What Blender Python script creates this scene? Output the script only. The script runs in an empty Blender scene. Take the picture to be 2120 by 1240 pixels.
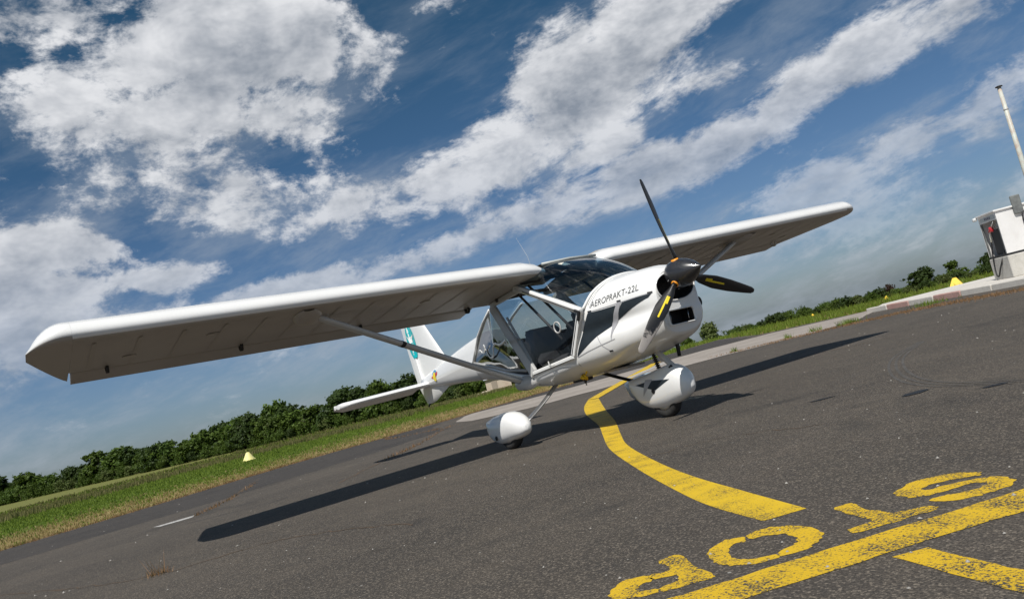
import bpy, bmesh, math, random
import numpy as np
from mathutils import Vector, Matrix, Euler
from mathutils.bvhtree import BVHTree

random.seed(7)
rng = np.random.default_rng(7)
scene = bpy.context.scene
COL = scene.collection

# ------------------------------------------------------------------ camera
FPX, PW, PH = 1692.3, 2120.0, 1240.0
CP = Vector((6.38738, -4.95827, 0.70309))
CF = Vector((-0.83935053, 0.53617036, 0.08951002))
CR = Vector((0.50352222, 0.82891631, -0.24364551))
CU = Vector((0.20483182, 0.1594337, 0.96572502))
cam = bpy.data.cameras.new('camera')
cam.lens = 36.0 * FPX / PW
cam.sensor_width = 36.0
cam.sensor_fit = 'HORIZONTAL'
cam.clip_start = 0.05
cam.clip_end = 20000
cam_ob = bpy.data.objects.new('camera', cam)
COL.objects.link(cam_ob)
cam_ob.matrix_world = Matrix(((CR.x, CU.x, -CF.x, CP.x), (CR.y, CU.y, -CF.y, CP.y), (CR.z, CU.z, -CF.z, CP.z), (0, 0, 0, 1)))
scene.camera = cam_ob

SUN_L = Vector((-0.40, 0.5965, -1.0)).normalized()      # direction the light travels
SUN_EL = math.asin(-SUN_L.z)
SUN_AZ = math.atan2(-SUN_L.x, -SUN_L.y)                 # clockwise from +Y

def px_dir(px, py):
    return (CF + CR * ((px - PW / 2) / FPX) - CU * ((py - PH / 2) / FPX)).normalized()

# ------------------------------------------------------------------ node helpers
class NT:
    def __init__(self, tree):
        self.t = tree
        self.n = tree.nodes
        self.l = tree.links
    def new(self, typ, **kw):
        nd = self.n.new(typ)
        ins = kw.pop('ins', {})
        for k, v in kw.items():
            setattr(nd, k, v)
        for k, v in ins.items():
            s = nd.inputs[k]
            if isinstance(v, bpy.types.NodeSocket):
                self.l.new(v, s)
            else:
                s.default_value = v
        return nd
    def math(self, op, a, b=0.0, c=None, clamp=False):
        ins = {0: a, 1: b}
        if c is not None:
            ins[2] = c
        return self.new('ShaderNodeMath', operation=op, use_clamp=clamp, ins=ins).outputs[0]
    def mix(self, fac, a, b, blend='MIX'):
        nd = self.new('ShaderNodeMix', data_type='RGBA', blend_type=blend)
        for i, v in ((0, fac), (6, a), (7, b)):
            if isinstance(v, bpy.types.NodeSocket):
                self.l.new(v, nd.inputs[i])
            else:
                nd.inputs[i].default_value = v if i == 0 else (tuple(v) + (1,) if len(v) == 3 else v)
        return nd.outputs[2]
    def noise(self, vec, scale, detail=4.0, rough=0.55, dist=0.0, lac=2.0):
        nd = self.new('ShaderNodeTexNoise', ins={'Scale': scale, 'Detail': detail, 'Roughness': rough, 'Distortion': dist, 'Lacunarity': lac})
        if vec is not None:
            self.l.new(vec, nd.inputs['Vector'])
        return nd.outputs['Fac']
    def ramp(self, v, lo, hi, a=0.0, b=1.0, smooth=True):
        nd = self.new('ShaderNodeMapRange', interpolation_type='SMOOTHSTEP' if smooth else 'LINEAR',
                      ins={'Value': v, 'From Min': lo, 'From Max': hi, 'To Min': a, 'To Max': b})
        return nd.outputs[0]
    def sepxyz(self, v):
        nd = self.new('ShaderNodeSeparateXYZ', ins={0: v})
        return nd.outputs[0], nd.outputs[1], nd.outputs[2]

# ------------------------------------------------------------------ world: sky and clouds
world = bpy.data.worlds.new('World')
scene.world = world
world.use_nodes = True
W = NT(world.node_tree)
W.n.clear()
w_out = W.new('ShaderNodeOutputWorld')
w_bg = W.new('ShaderNodeBackground', ins={'Strength': 0.05})
W.l.new(w_bg.outputs[0], w_out.inputs[0])
sky = W.new('ShaderNodeTexSky', sky_type='NISHITA')
sky.sun_disc = False
sky.sun_elevation = SUN_EL
sky.sun_rotation = SUN_AZ
sky.altitude = 100
sky.air_density = 1.0
sky.dust_density = 0.7
sky.ozone_density = 2.2
geo = W.new('ShaderNodeTexCoord')
DIR = geo.outputs['Generated']
dx, dy, dz = W.sepxyz(DIR)
# clear sky: saturated deep blue overhead, grey-blue towards the horizon
sky_tint = W.mix(W.ramp(dz, 0.0, 0.55), (0.86, 1.02, 1.34), (0.40, 0.84, 0.94))
sky_col = W.mix(1.0, sky.outputs[0], sky_tint, 'MULTIPLY')
# cloud coordinates: flattened so that layers stretch towards the horizon
cvec = W.new('ShaderNodeCombineXYZ', ins={0: dx, 1: dy, 2: W.math('MULTIPLY', dz, 1.7)}).outputs[0]
# large masses: (px, py, long half-axis, short half-axis, tilt in degrees, weight) measured on the sky
BLOBS = [(300, 130, 180, 110, 10, .62), (560, 70, 290, 150, 0, .85), (330, 260, 190, 130, 0, .62), (470, 400, 300, 150, 0, .72), (300, 440, 170, 110, 0, .60), (600, 250, 170, 110, 0, .66),
         (770, 140, 110, 150, 20, .66), (130, 200, 130, 150, 40, .60), (60, 40, 190, 80, 0, .66), (430, 230, 160, 130, 0, .62), (640, 460, 160, 60, 10, .55),
         (120, 510, 190, 75, 0, .82), (40, 600, 190, 70, 0, .82), (90, 680, 220, 50, 10, .66), (740, 420, 130, 80, 20, .70), (880, 385, 200, 95, 25, .90),
         (1040, 300, 220, 115, 35, .95), (1180, 190, 230, 130, 38, 1.0), (1330, 80, 230, 120, 40, 1.0), (1450, 0, 160, 70, 40, .9),
         (990, 490, 200, 44, 16, .68), (1150, 420, 190, 62, 20, .85), (1330, 365, 210, 66, 22, .98), (1500, 300, 200, 74, 28, 1.12),
         (1640, 215, 210, 80, 38, 1.15), (1790, 110, 220, 90, 38, 1.0), (1960, 20, 220, 80, 25, .80),
         (1480, 165, 140, 36, 20, .58), (1700, 380, 210, 66, 24, .72), (1880, 290, 200, 66, 28, .76), (2080, 190, 190, 80, 32, .78),
         (1250, 310, 120, 40, 20, .5), (620, 600, 280, 54, 14, .80), (860, 540, 230, 50, 14, .80), (360, 570, 170, 46, 10, .72), (900, 10, 120, 44, 0, .56),
         (240, 700, 330, 50, 13, .66), (1880, 430, 340, 80, 14, .66), (1620, 480, 340, 50, 14, .62)]
cover = None
for (bx, by, ra, rb, tl, wt) in BLOBS:
    wt *= 1.14 if bx < 820 else .92
    c = px_dir(bx, by)
    t = math.radians(tl)
    a = (CR * math.cos(t) + CU * math.sin(t))
    a = (a - c * a.dot(c)).normalized()
    b = c.cross(a)
    rot = Matrix((a, b, c)).transposed().to_euler()
    mp = W.new('ShaderNodeMapping', vector_type='TEXTURE')
    mp.inputs['Location'].default_value = c
    mp.inputs['Rotation'].default_value = rot
    mp.inputs['Scale'].default_value = (ra / FPX * 1.25, rb / FPX * 1.25, 0.6)
    W.l.new(DIR, mp.inputs['Vector'])
    ln = W.new('ShaderNodeVectorMath', operation='LENGTH', ins={0: mp.outputs[0]}).outputs['Value']
    v = W.ramp(ln, 0.0, 1.0, wt, 0.0)
    cover = v if cover is None else W.math('MAXIMUM', cover, v)
broad = W.ramp(W.noise(cvec, 1.5, 2.0, 0.5), 0.45, 0.75, 0.0, 0.75)
# the measured masses lie in the part of the sky ahead; the same kind of cloud goes on all round
ahead = W.ramp(W.new('ShaderNodeVectorMath', operation='DOT_PRODUCT', ins={0: DIR, 1: tuple(CF)}).outputs['Value'], 0.55, 0.75)
cover = W.math('ADD', cover, W.math('MULTIPLY', broad, W.math('SUBTRACT', 1.0, ahead)))
warp = W.new('ShaderNodeTexNoise', ins={'Vector': cvec, 'Scale': 6.0, 'Detail': 2.0, 'Roughness': .6})
wv = W.new('ShaderNodeVectorMath', operation='MULTIPLY_ADD', ins={0: warp.outputs['Color'], 1: (.045, .045, .045), 2: cvec}).outputs[0]
# streaks are drawn out along the wind, which blows towards the upper right of the view
wind = (CR * .80 + CU * .60).normalized()
wcross = CF.cross(wind).normalized()
rotw = Matrix((wind, wcross, wind.cross(wcross))).transposed().to_euler()
smap = W.new('ShaderNodeMapping', vector_type='TEXTURE', ins={'Vector': wv})
smap.inputs['Rotation'].default_value = rotw
smap.inputs['Scale'].default_value = (2.6, 1.0, 1.0)
strk = W.noise(smap.outputs[0], 9.0, 6.0, 0.66)
big_n = W.noise(wv, 5.2, 8.0, 0.665)
sv = -SUN_L
def shifted(k):
    return W.new('ShaderNodeVectorMath', operation='ADD', ins={0: wv, 1: (sv.x * k, sv.y * k, sv.z * k * 1.7)}).outputs[0]
big_s = W.noise(shifted(.034), 5.2, 5.0, 0.66)
fine = W.noise(wv, 26.0, 4.0, 0.68)
leftness = W.ramp(W.new('ShaderNodeVectorMath', operation='DOT_PRODUCT', ins={0: DIR, 1: tuple(CR)}).outputs['Value'], -0.25, 0.05)
shape = W.new('ShaderNodeMix', data_type='FLOAT', ins={0: W.math('MULTIPLY', leftness, .45), 2: big_n, 3: strk}).outputs[0]
cover = W.math('ADD', cover, W.ramp(dz, .10, .60, .10, .0))
dens = W.math('ADD', W.math('MULTIPLY', cover, 0.95), W.math('MULTIPLY', W.math('SUBTRACT', shape, 0.53), 3.3))
dens = W.math('ADD', dens, W.math('MULTIPLY', W.math('SUBTRACT', fine, 0.5), 0.72))
alpha = W.ramp(dens, 0.16, 0.58)
thick = W.ramp(dens, 0.50, 1.40)
rim = W.math('MULTIPLY', W.math('SUBTRACT', big_n, big_s), 3.6)
lit = W.math('ADD', W.math('SUBTRACT', 0.68, W.math('MULTIPLY', thick, 0.42)), rim)
lit = W.math('ADD', lit, W.math('MULTIPLY', W.math('SUBTRACT', fine, 0.5), 0.26), clamp=True)
cl_col = W.mix(lit, (5.4, 6.1, 7.2), (16.0, 16.2, 16.7))
# thin high veil, stronger towards the horizon
veil = W.math('MULTIPLY', W.ramp(strk, .40, .72), W.ramp(dz, .02, .55, .62, .14))
sky_v = W.mix(veil, sky_col, (7.6, 8.6, 9.9))
# near the horizon clouds thin out into the air
alpha = W.math('MULTIPLY', alpha, W.ramp(dz, 0.02, 0.34, 0.22, 1.0))
final = W.mix(W.math('MULTIPLY', alpha, 0.95), sky_v, cl_col)
W.l.new(final, w_bg.inputs['Color'])

# ------------------------------------------------------------------ sun, exposure
sun = bpy.data.lights.new('sun', 'SUN')
sun.energy = 5.0
sun.angle = math.radians(0.5)
sun.color = (1.0, 0.955, 0.89)
sun_ob = bpy.data.objects.new('sun', sun)
COL.objects.link(sun_ob)
sun_ob.rotation_euler = SUN_L.to_track_quat('-Z', 'Y').to_euler()
sun_ob.location = (0, 0, 60)
scene.view_settings.view_transform = 'Standard'
scene.view_settings.look = 'None'
scene.view_settings.exposure = 0.0
scene.view_settings.gamma = 1.0
scene.view_settings.use_curve_mapping = False
scene.render.engine = 'CYCLES'
scene.cycles.use_denoising = True
scene.cycles.max_bounces = 8
scene.cycles.transparent_max_bounces = 16
scene.cycles.sample_clamp_indirect = 6.0
world.cycles.sampling_method = 'MANUAL'
world.cycles.sample_map_resolution = 512

# ------------------------------------------------------------------ mesh helpers
def mesh_obj(name, verts, faces, mat=None, parent=None, smooth=True, **props):
    me = bpy.data.meshes.new(name)
    me.from_pydata([tuple(v) for v in verts], [], [tuple(f) for f in faces])
    me.update()
    if smooth:
        me.polygons.foreach_set('use_smooth', [True] * len(me.polygons))
    ob = bpy.data.objects.new(name, me)
    COL.objects.link(ob)
    if mat is not None:
        me.materials.append(mat)
    if parent is not None:
        ob.parent = parent
    for k, v in props.items():
        ob[k] = v
    return ob

def from_bm(name, bm, mat=None, parent=None, smooth=False, **props):
    me = bpy.data.meshes.new(name)
    bmesh.ops.recalc_face_normals(bm, faces=bm.faces[:])
    bm.to_mesh(me)
    bm.free()
    if smooth:
        me.polygons.foreach_set('use_smooth', [True] * len(me.polygons))
    ob = bpy.data.objects.new(name, me)
    COL.objects.link(ob)
    if mat is not None:
        me.materials.append(mat)
    if parent is not None:
        ob.parent = parent
    for k, v in props.items():
        ob[k] = v
    return ob

def empty(name, loc=(0, 0, 0), **props):
    o = bpy.data.objects.new(name, None)
    o.location = loc
    o.empty_display_size = 0.2
    COL.objects.link(o)
    for k, v in props.items():
        o[k] = v
    return o

class MB:
    """collects pieces of one part, built as one mesh"""
    def __init__(self):
        self.v = []
        self.f = []
    def add(self, verts, faces):
        o = len(self.v)
        self.v += [Vector(v) for v in verts]
        self.f += [tuple(i + o for i in f) for f in faces]
        return self
    def loft(self, rings, closed=True, cap0=False, cap1=False):
        n = len(rings[0])
        vs = [p for r in rings for p in r]
        fs = []
        for i in range(len(rings) - 1):
            for j in range(n if closed else n - 1):
                k = (j + 1) % n
                fs.append((i * n + j, i * n + k, (i + 1) * n + k, (i + 1) * n + j))
        if cap0:
            fs.append(tuple(range(n))[::-1])
        if cap1:
            fs.append(tuple((len(rings) - 1) * n + j for j in range(n)))
        return self.add(vs, fs)
    def tube(self, path, r, seg=10, flat=1.0, up=(0, 0, 1), caps=True):
        path = [Vector(p) for p in path]
        rr = r if isinstance(r, (list, tuple)) else [r] * len(path)
        rings = []
        for i, p in enumerate(path):
            t = (path[min(i + 1, len(path) - 1)] - path[max(i - 1, 0)]).normalized()
            u = Vector(up)
            s = t.cross(u)
            if s.length < 1e-4:
                s = t.cross(Vector((1, 0, 0)))
            s.normalize()
            u = s.cross(t)
            rings.append([p + s * math.cos(a) * rr[i] + u * math.sin(a) * rr[i] * flat for a in [2 * math.pi * k / seg for k in range(seg)]])
        return self.loft(rings, True, caps, caps)
    def box(self, c, size, ax=None, bevel=0.0):
        c = Vector(c)
        X, Y, Z = (Vector(a) for a in (ax or ((1, 0, 0), (0, 1, 0), (0, 0, 1))))
        sx, sy, sz = (s / 2 for s in size)
        if bevel <= 0:
            vs = [c + X * sx * i + Y * sy * j + Z * sz * k for i in (-1, 1) for j in (-1, 1) for k in (-1, 1)]
            return self.add(vs, [(0, 1, 3, 2), (4, 6, 7, 5), (0, 4, 5, 1), (2, 3, 7, 6), (0, 2, 6, 4), (1, 5, 7, 3)])
        b = bevel
        def ring(k, ins):
            return [c + X * i * (sx - ins * (1 if abs(i) else 1)) + Y * j * (sy - ins) + Z * k for i, j in ((-1, -1), (1, -1), (1, 1), (-1, 1))]
        def ring8(z, ins):
            a, bb = sx - ins, sy - ins
            pts = [(-a + b, -bb), (a - b, -bb), (a, -bb + b), (a, bb - b), (a - b, bb), (-a + b, bb), (-a, bb - b), (-a, -bb + b)]
            return [c + X * p + Y * q + Z * z for p, q in pts]
        return self.loft([ring8(-sz, b * .6), ring8(-sz + b, 0), ring8(sz - b, 0), ring8(sz, b * .6)], True, True, True)
    def lathe(self, prof, origin, axis, seg=24, cap=True):
        axis = Vector(axis).normalized()
        s = axis.cross(Vector((0, 0, 1)))
        if s.length < 1e-3:
            s = Vector((1, 0, 0))
        s.normalize()
        u = s.cross(axis)
        o = Vector(origin)
        rings = [[o + axis * a + (s * math.cos(t) + u * math.sin(t)) * r for t in [2 * math.pi * k / seg for k in range(seg)]] for a, r in prof]
        return self.loft(rings, True, cap, cap)
    def build(self, name, mat=None, parent=None, smooth=True, **props):
        return mesh_obj(name, self.v, self.f, mat, parent, smooth, **props)

def smooth_by_angle(ob, deg=35):
    me = ob.data
    bm = bmesh.new()
    bm.from_mesh(me)
    bmesh.ops.recalc_face_normals(bm, faces=bm.faces[:])
    for e in bm.edges:
        if len(e.link_faces) == 2:
            e.smooth = e.calc_face_angle(0) < math.radians(deg)
        else:
            e.smooth = True
    for f in bm.faces:
        f.smooth = True
    bm.to_mesh(me)
    bm.free()
    return ob

def cr(p0, p1, p2, p3, t):
    return 0.5 * ((2 * p1) + (-p0 + p2) * t + (2 * p0 - 5 * p1 + 4 * p2 - p3) * t * t + (-p0 + 3 * p1 - 3 * p2 + p3) * t ** 3)

def crsample(pts, sub):
    """Catmull-Rom through rows of a numpy array"""
    pts = np.asarray(pts, float)
    n = len(pts)
    out = []
    for i in range(n - 1):
        p0 = pts[max(i - 1, 0)] if i > 0 else 2 * pts[0] - pts[1]
        p3 = pts[i + 2] if i + 2 < n else 2 * pts[-1] - pts[-2]
        for k in range(sub):
            out.append(cr(p0, pts[i], pts[i + 1], p3, k / sub))
    out.append(pts[-1])
    return np.array(out)

# ------------------------------------------------------------------ materials
MATS = {}
def material(name, base=(.8, .8, .8), rough=.5, metal=0.0, coat=0.0, spec=.5, bump=None, var=None):
    m = bpy.data.materials.new(name)
    m.use_nodes = True
    t = NT(m.node_tree)
    b = t.n['Principled BSDF']
    b.inputs['Base Color'].default_value = tuple(base) + (1,)
    b.inputs['Roughness'].default_value = rough
    b.inputs['Metallic'].default_value = metal
    b.inputs['Coat Weight'].default_value = coat
    b.inputs['Coat Roughness'].default_value = .08
    b.inputs['Specular IOR Level'].default_value = spec
    tc = t.new('ShaderNodeTexCoord').outputs['Object']
    if var:
        scale, amt, col2 = var
        f = t.ramp(t.noise(tc, scale, 6, .6), .35, .75, 0.0, amt)
        t.l.new(t.mix(f, base, col2), b.inputs['Base Color'])
    if bump:
        bn = t.new('ShaderNodeBump', ins={'Strength': bump[1], 'Distance': bump[2], 'Height': t.noise(tc, bump[0], 5, .6)})
        t.l.new(bn.outputs[0], b.inputs['Normal'])
    MATS[name] = m
    return m

def glass_material(name, tint, gloss=.06, rough=.02, grime=0.0):
    m = bpy.data.materials.new(name)
    m.use_nodes = True
    t = NT(m.node_tree)
    t.n.clear()
    out = t.new('ShaderNodeOutputMaterial')
    tr = t.new('ShaderNodeBsdfTransparent', ins={'Color': tuple(tint) + (1,)})
    gl = t.new('ShaderNodeBsdfGlossy', ins={'Color': (1, 1, 1, 1), 'Roughness': rough})
    fr = t.math('POWER', t.new('ShaderNodeLayerWeight', ins={'Blend': .5}).outputs['Facing'], 4.0)
    f = t.math('ADD', t.math('MULTIPLY', fr, .8), gloss, clamp=True)
    mx = t.new('ShaderNodeMixShader', ins={0: f, 1: tr.outputs[0], 2: gl.outputs[0]})
    last = mx
    if grime > 0:
        tc = t.new('ShaderNodeTexCoord').outputs['Object']
        mp = t.new('ShaderNodeMapping', ins={'Vector': tc, 'Scale': (2.0, 14.0, 2.0), 'Rotation': (0, 0.5, 0.3)}).outputs[0]
        g = t.ramp(t.noise(mp, 3.0, 5, .6), .52, .78, 0.0, grime)
        df = t.new('ShaderNodeBsdfDiffuse', ins={'Color': (.75, .75, .75, 1)})
        last = t.new('ShaderNodeMixShader', ins={0: g, 1: mx.outputs[0], 2: df.outputs[0]})
    t.l.new(last.outputs[0], out.inputs[0])
    MATS[name] = m
    return m

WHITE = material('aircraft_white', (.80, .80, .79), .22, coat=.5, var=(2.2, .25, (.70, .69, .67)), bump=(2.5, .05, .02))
SHADED_SKIN = material('shaded_wing_fabric', (.43, .395, .355), .42, spec=.25, var=(3.0, .4, (.34, .31, .275)), bump=(3.2, .12, .02))  # brown-grey tone carries the underside's shade; the fabric itself is white
TAPE = material('rib_tape', (.43, .395, .35), .5, spec=.25)
GREYP = material('strut_grey', (.50, .50, .49), .38, coat=.2, var=(9, .4, (.40, .39, .38)))
DARKDECAL = material('anthracite_decal', (.020, .028, .036), .42, spec=.3, var=(14, .5, (.032, .042, .05)))
GREYDECAL = material('grey_decal', (.36, .36, .38), .3, coat=.3)
BLACK = material('matt_black', (.018, .018, .02), .55)
RUBBER = material('tyre_rubber', (.02, .02, .02), .8, var=(30, .5, (.05, .047, .042)), bump=(60, .3, .004))
RIM = material('rim_alloy', (.55, .54, .50), .35, metal=.7, var=(12, .6, (.25, .22, .18)))
METAL = material('bare_metal', (.55, .55, .55), .32, metal=.9)
INTER = material('cabin_interior', (.035, .037, .042), .75, var=(12, .5, (.06, .06, .065)))
SEATM = material('seat_cloth', (.022, .023, .027), .9, bump=(90, .4, .003))
HOOD = material('glareshield_vinyl', (.13, .18, .20), .6, var=(8, .4, (.09, .13, .15)))
YELLOW = material('yellow_plastic', (.85, .55, .02), .55)
YTAPE = material('yellow_paint', (.80, .62, .02), .45)
ORANGE = material('orange_ring', (.85, .32, .02), .5)
TEAL = material('teal_paint', (.0, .40, .43), .3, coat=.3)
REDM = material('red_paint', (.55, .03, .04), .4, var=(18, .4, (.4, .03, .03)))
BLUEM = material('blue_paint', (.04, .25, .5), .35)
CREAMM = material('cream_card', (.72, .70, .60), .7)
TEXTM = material('dark_lettering', (.07, .075, .08), .4)
GLASS = glass_material('windscreen_perspex', (.46, .58, .66), .05, .03, .07)
DGLASS = glass_material('door_perspex', (.95, .96, .965), .02, .02, .0)
RGLASS = glass_material('rear_perspex', (.78, .80, .74), .26, .03, .03)
RDARK = glass_material('rear_reflection_tint', (.30, .30, .20), .16, .03, .03)  # dark olive tint stands in for the reflection in the starboard window

# carbon spinner / blades
def carbon(name, base, rough):
    m = material(name, base, rough, coat=.6)
    t = NT(m.node_tree)
    b = t.n['Principled BSDF']
    tc = t.new('ShaderNodeTexCoord').outputs['Object']
    ck = t.new('ShaderNodeTexChecker', ins={'Vector': tc, 'Scale': 110.0, 'Color1': tuple(base) + (1,), 'Color2': tuple(c * 1.9 + .004 for c in base) + (1,)})
    t.l.new(ck.outputs[0], b.inputs['Base Color'])
    return m
CARBON = carbon('carbon_fibre', (.016, .016, .018), .3)
def blade_mat():
    m = material('worn_propeller_blade', (.02, .02, .022), .4)
    t = NT(m.node_tree)
    b = t.n['Principled BSDF']
    wear = t.new('ShaderNodeAttribute', attribute_name='wear').outputs['Fac']
    tc = t.new('ShaderNodeTexCoord').outputs['Object']
    n = t.noise(tc, 26.0, 8, .7)
    f = t.ramp(t.math('ADD', wear, t.math('MULTIPLY', t.math('SUBTRACT', n, .5), 1.1)), .55, .75)
    t.l.new(t.mix(f, (.012, .012, .013), (.25, .23, .215)), b.inputs['Base Color'])
    return m
BLADE = blade_mat()

def asphalt_mat():
    m = bpy.data.materials.new('asphalt')
    m.use_nodes = True
    t = NT(m.node_tree)
    b = t.n['Principled BSDF']
    tc = t.new('ShaderNodeTexCoord').outputs['Object']
    big = t.noise(tc, .45, 6, .66, .6)
    mp = t.new('ShaderNodeMapping', ins={'Vector': tc, 'Rotation': (0, 0, math.radians(-62)), 'Scale': (1.0, .12, 1.0)}).outputs[0]
    streak = t.noise(mp, 1.3, 5, .6, .2)
    mid = t.noise(tc, 5.0, 6, .65)
    grit = t.noise(tc, 125.0, 3, .75)
    vor = t.new('ShaderNodeTexVoronoi', feature='F1', ins={'Vector': tc, 'Scale': 125.0})
    stone_rnd = t.new('ShaderNodeSeparateColor', ins={0: vor.outputs['Color']}).outputs[0]
    col = t.mix(t.ramp(big, .3, .7), (.050, .043, .036), (.108, .090, .071))
    col = t.mix(t.ramp(streak, .45, .75, 0, .6), col, (.135, .113, .090))
    col = t.mix(t.ramp(mid, .35, .7, 0, .45), col, (.048, .045, .042))
    f = t.ramp(stone_rnd, .55, 1.0, 0.0, .9)
    col = t.mix(f, col, (.23, .195, .155))
    col = t.mix(t.ramp(grit, .40, .60, .85, 0.0), col, (.030, .026, .022))
    oil = t.noise(tc, .8, 7, .7, .8)
    col = t.mix(t.ramp(oil, .56, .72, 0, .55), col, (.022, .021, .020))
    vor2 = t.new('ShaderNodeTexVoronoi', feature='F1', ins={'Vector': tc, 'Scale': 17.0, 'Randomness': 1.0})
    speck = t.math('LESS_THAN', vor2.outputs['Distance'], .10)
    rnd2 = t.new('ShaderNodeSeparateColor', ins={0: vor2.outputs['Color']}).outputs[1]
    speck = t.math('MULTIPLY', speck, t.math('GREATER_THAN', rnd2, .975))
    col = t.mix(speck, col, (.28, .27, .25))
    t.l.new(col, b.inputs['Base Color'])
    b.inputs['Roughness'].default_value = .82
    b.inputs['Specular IOR Level'].default_value = .35
    h = t.math('ADD', t.math('MULTIPLY', vor.outputs['Distance'], -.7), t.math('MULTIPLY', grit, .6))
    bn = t.new('ShaderNodeBump', ins={'Strength': .75, 'Distance': .006, 'Height': h})
    t.l.new(bn.outputs[0], b.inputs['Normal'])
    MATS['asphalt'] = m
    return m
ASPHALT = asphalt_mat()

def road_paint(name, colr, dark, wear):
    m = bpy.data.materials.new(name)
    m.use_nodes = True
    t = NT(m.node_tree)
    b = t.n['Principled BSDF']
    tc = t.new('ShaderNodeTexCoord').outputs['Object']
    n = t.noise(tc, 105.0, 4, .75)
    n2 = t.noise(tc, 6.0, 4, .6)
    f = t.ramp(t.math('ADD', n, t.math('MULTIPLY', t.math('SUBTRACT', n2, .5), .5)), wear, wear + .06)
    c = t.mix(t.ramp(n2, .3, .8, 0, .5), colr, tuple(v * .72 for v in colr))
    t.l.new(t.mix(f, c, dark), b.inputs['Base Color'])
    b.inputs['Roughness'].default_value = .7
    bn = t.new('ShaderNodeBump', ins={'Strength': .6, 'Distance': .004, 'Height': n})
    t.l.new(bn.outputs[0], b.inputs['Normal'])
    MATS[name] = m
    return m
PAINT_Y = road_paint('worn_yellow_marking', (.60, .385, .008), (.05, .045, .038), .525)
PAINT_Y2 = road_paint('yellow_marking', (.62, .41, .01), (.12, .09, .03), .56)
PAINT_W = road_paint('worn_white_marking', (.42, .41, .39), (.07, .068, .064), .58)

def concrete_mat(name, c1, c2, scale=.9):
    m = bpy.data.materials.new(name)
    m.use_nodes = True
    t = NT(m.node_tree)
    b = t.n['Principled BSDF']
    tc = t.new('ShaderNodeTexCoord').outputs['Object']
    n = t.noise(tc, scale, 7, .65, .3)
    g = t.noise(tc, 38.0, 4, .7)
    s = t.noise(tc, 6.0, 6, .7, .5)
    col = t.mix(t.ramp(n, .3, .7), c1, c2)
    col = t.mix(t.ramp(s, .5, .75, 0, .5), col, tuple(v * .55 for v in c1))
    col = t.mix(t.ramp(g, .45, .7, 0, .4), col, tuple(v * .6 for v in c2))
    t.l.new(col, b.inputs['Base Color'])
    b.inputs['Roughness'].default_value = .85
    bn = t.new('ShaderNodeBump', ins={'Strength': .5, 'Distance': .006, 'Height': g})
    t.l.new(bn.outputs[0], b.inputs['Normal'])
    MATS[name] = m
    return m
CONC = concrete_mat('old_concrete', (.25, .22, .19), (.34, .30, .265))
CONCL = concrete_mat('apron_concrete', (.50, .47, .43), (.64, .61, .56), 1.4)
KERBW = concrete_mat('kerb_white', (.52, .49, .45), (.62, .59, .54), 6)
KERBR = concrete_mat('kerb_faded_red', (.40, .23, .20), (.50, .32, .28), 6)
PLINTH = concrete_mat('plinth_concrete', (.46, .44, .40), (.56, .54, .50), 3)

def field_mat():
    m = bpy.data.materials.new('field_ground')
    m.use_nodes = True
    t = NT(m.node_tree)
    b = t.n['Principled BSDF']
    pos = t.new('ShaderNodeNewGeometry').outputs['Position']
    x, y, z = t.sepxyz(pos)
    d = t.math('MULTIPLY', t.math('ADD', t.math('ADD', x, 11.4), t.math('MULTIPLY', y, .38)), -.935)
    n = t.noise(pos, .45, 6, .65, .3)
    n2 = t.noise(pos, 3.0, 6, .7)
    dn = t.math('ADD', d, t.math('MULTIPLY', t.math('SUBTRACT', n, .5), 7.0))
    col = t.mix(t.ramp(dn, 3.0, 8.0), (.27, .215, .095), (.090, .138, .022))
    col = t.mix(t.ramp(dn, 15.0, 40.0), col, (.165, .170, .055))
    col = t.mix(t.ramp(d, .25, .8), (.30, .19, .11), col)
    col = t.mix(t.ramp(n2, .4, .7, 0, .5), col, (.050, .072, .016))
    t.l.new(col, b.inputs['Base Color'])
    b.inputs['Roughness'].default_value = .95
    b.inputs['Specular IOR Level'].default_value = .1
    bn = t.new('ShaderNodeBump', ins={'Strength': 1.0, 'Distance': .08, 'Height': n2})
    t.l.new(bn.outputs[0], b.inputs['Normal'])
    return m
FIELD = field_mat()

def leaf_mat(name, c1, c2, c3):
    m = bpy.data.materials.new(name)
    m.use_nodes = True
    t = NT(m.node_tree)
    b = t.n['Principled BSDF']
    a = t.new('ShaderNodeAttribute', attribute_name='tone').outputs['Fac']
    oi = t.new('ShaderNodeObjectInfo').outputs['Random']
    col = t.mix(a, c1, c2)
    col = t.mix(t.math('MULTIPLY', oi, .6), col, c3)
    t.l.new(col, b.inputs['Base Color'])
    b.inputs['Roughness'].default_value = .6
    b.inputs['Specular IOR Level'].default_value = .25
    tl = t.new('ShaderNodeBsdfTranslucent')
    t.l.new(t.mix(.5, col, (.12, .20, .02)), tl.inputs['Color'])
    mx = t.new('ShaderNodeMixShader', ins={0: .28, 1: b.outputs[0], 2: tl.outputs[0]})
    t.l.new(mx.outputs[0], t.n['Material Output'].inputs[0])
    MATS[name] = m
    return m
LEAF = leaf_mat('leaf_green', (.028, .060, .010), (.105, .165, .026), (.070, .100, .016))
LEAFD = leaf_mat('leaf_dark', (.018, .036, .010), (.056, .092, .020), (.04, .06, .015))
LEAFP = leaf_mat('leaf_pale', (.055, .090, .022), (.145, .175, .058), (.11, .14, .04))
LEAFR = leaf_mat('leaf_purple', (.045, .022, .018), (.075, .045, .035), (.05, .03, .025))
GRASSG = leaf_mat('grass_green', (.085, .135, .014), (.185, .255, .034), (.13, .18, .025))
GRASSD = leaf_mat('grass_dry', (.22, .16, .065), (.46, .35, .17), (.3, .22, .1))
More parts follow.
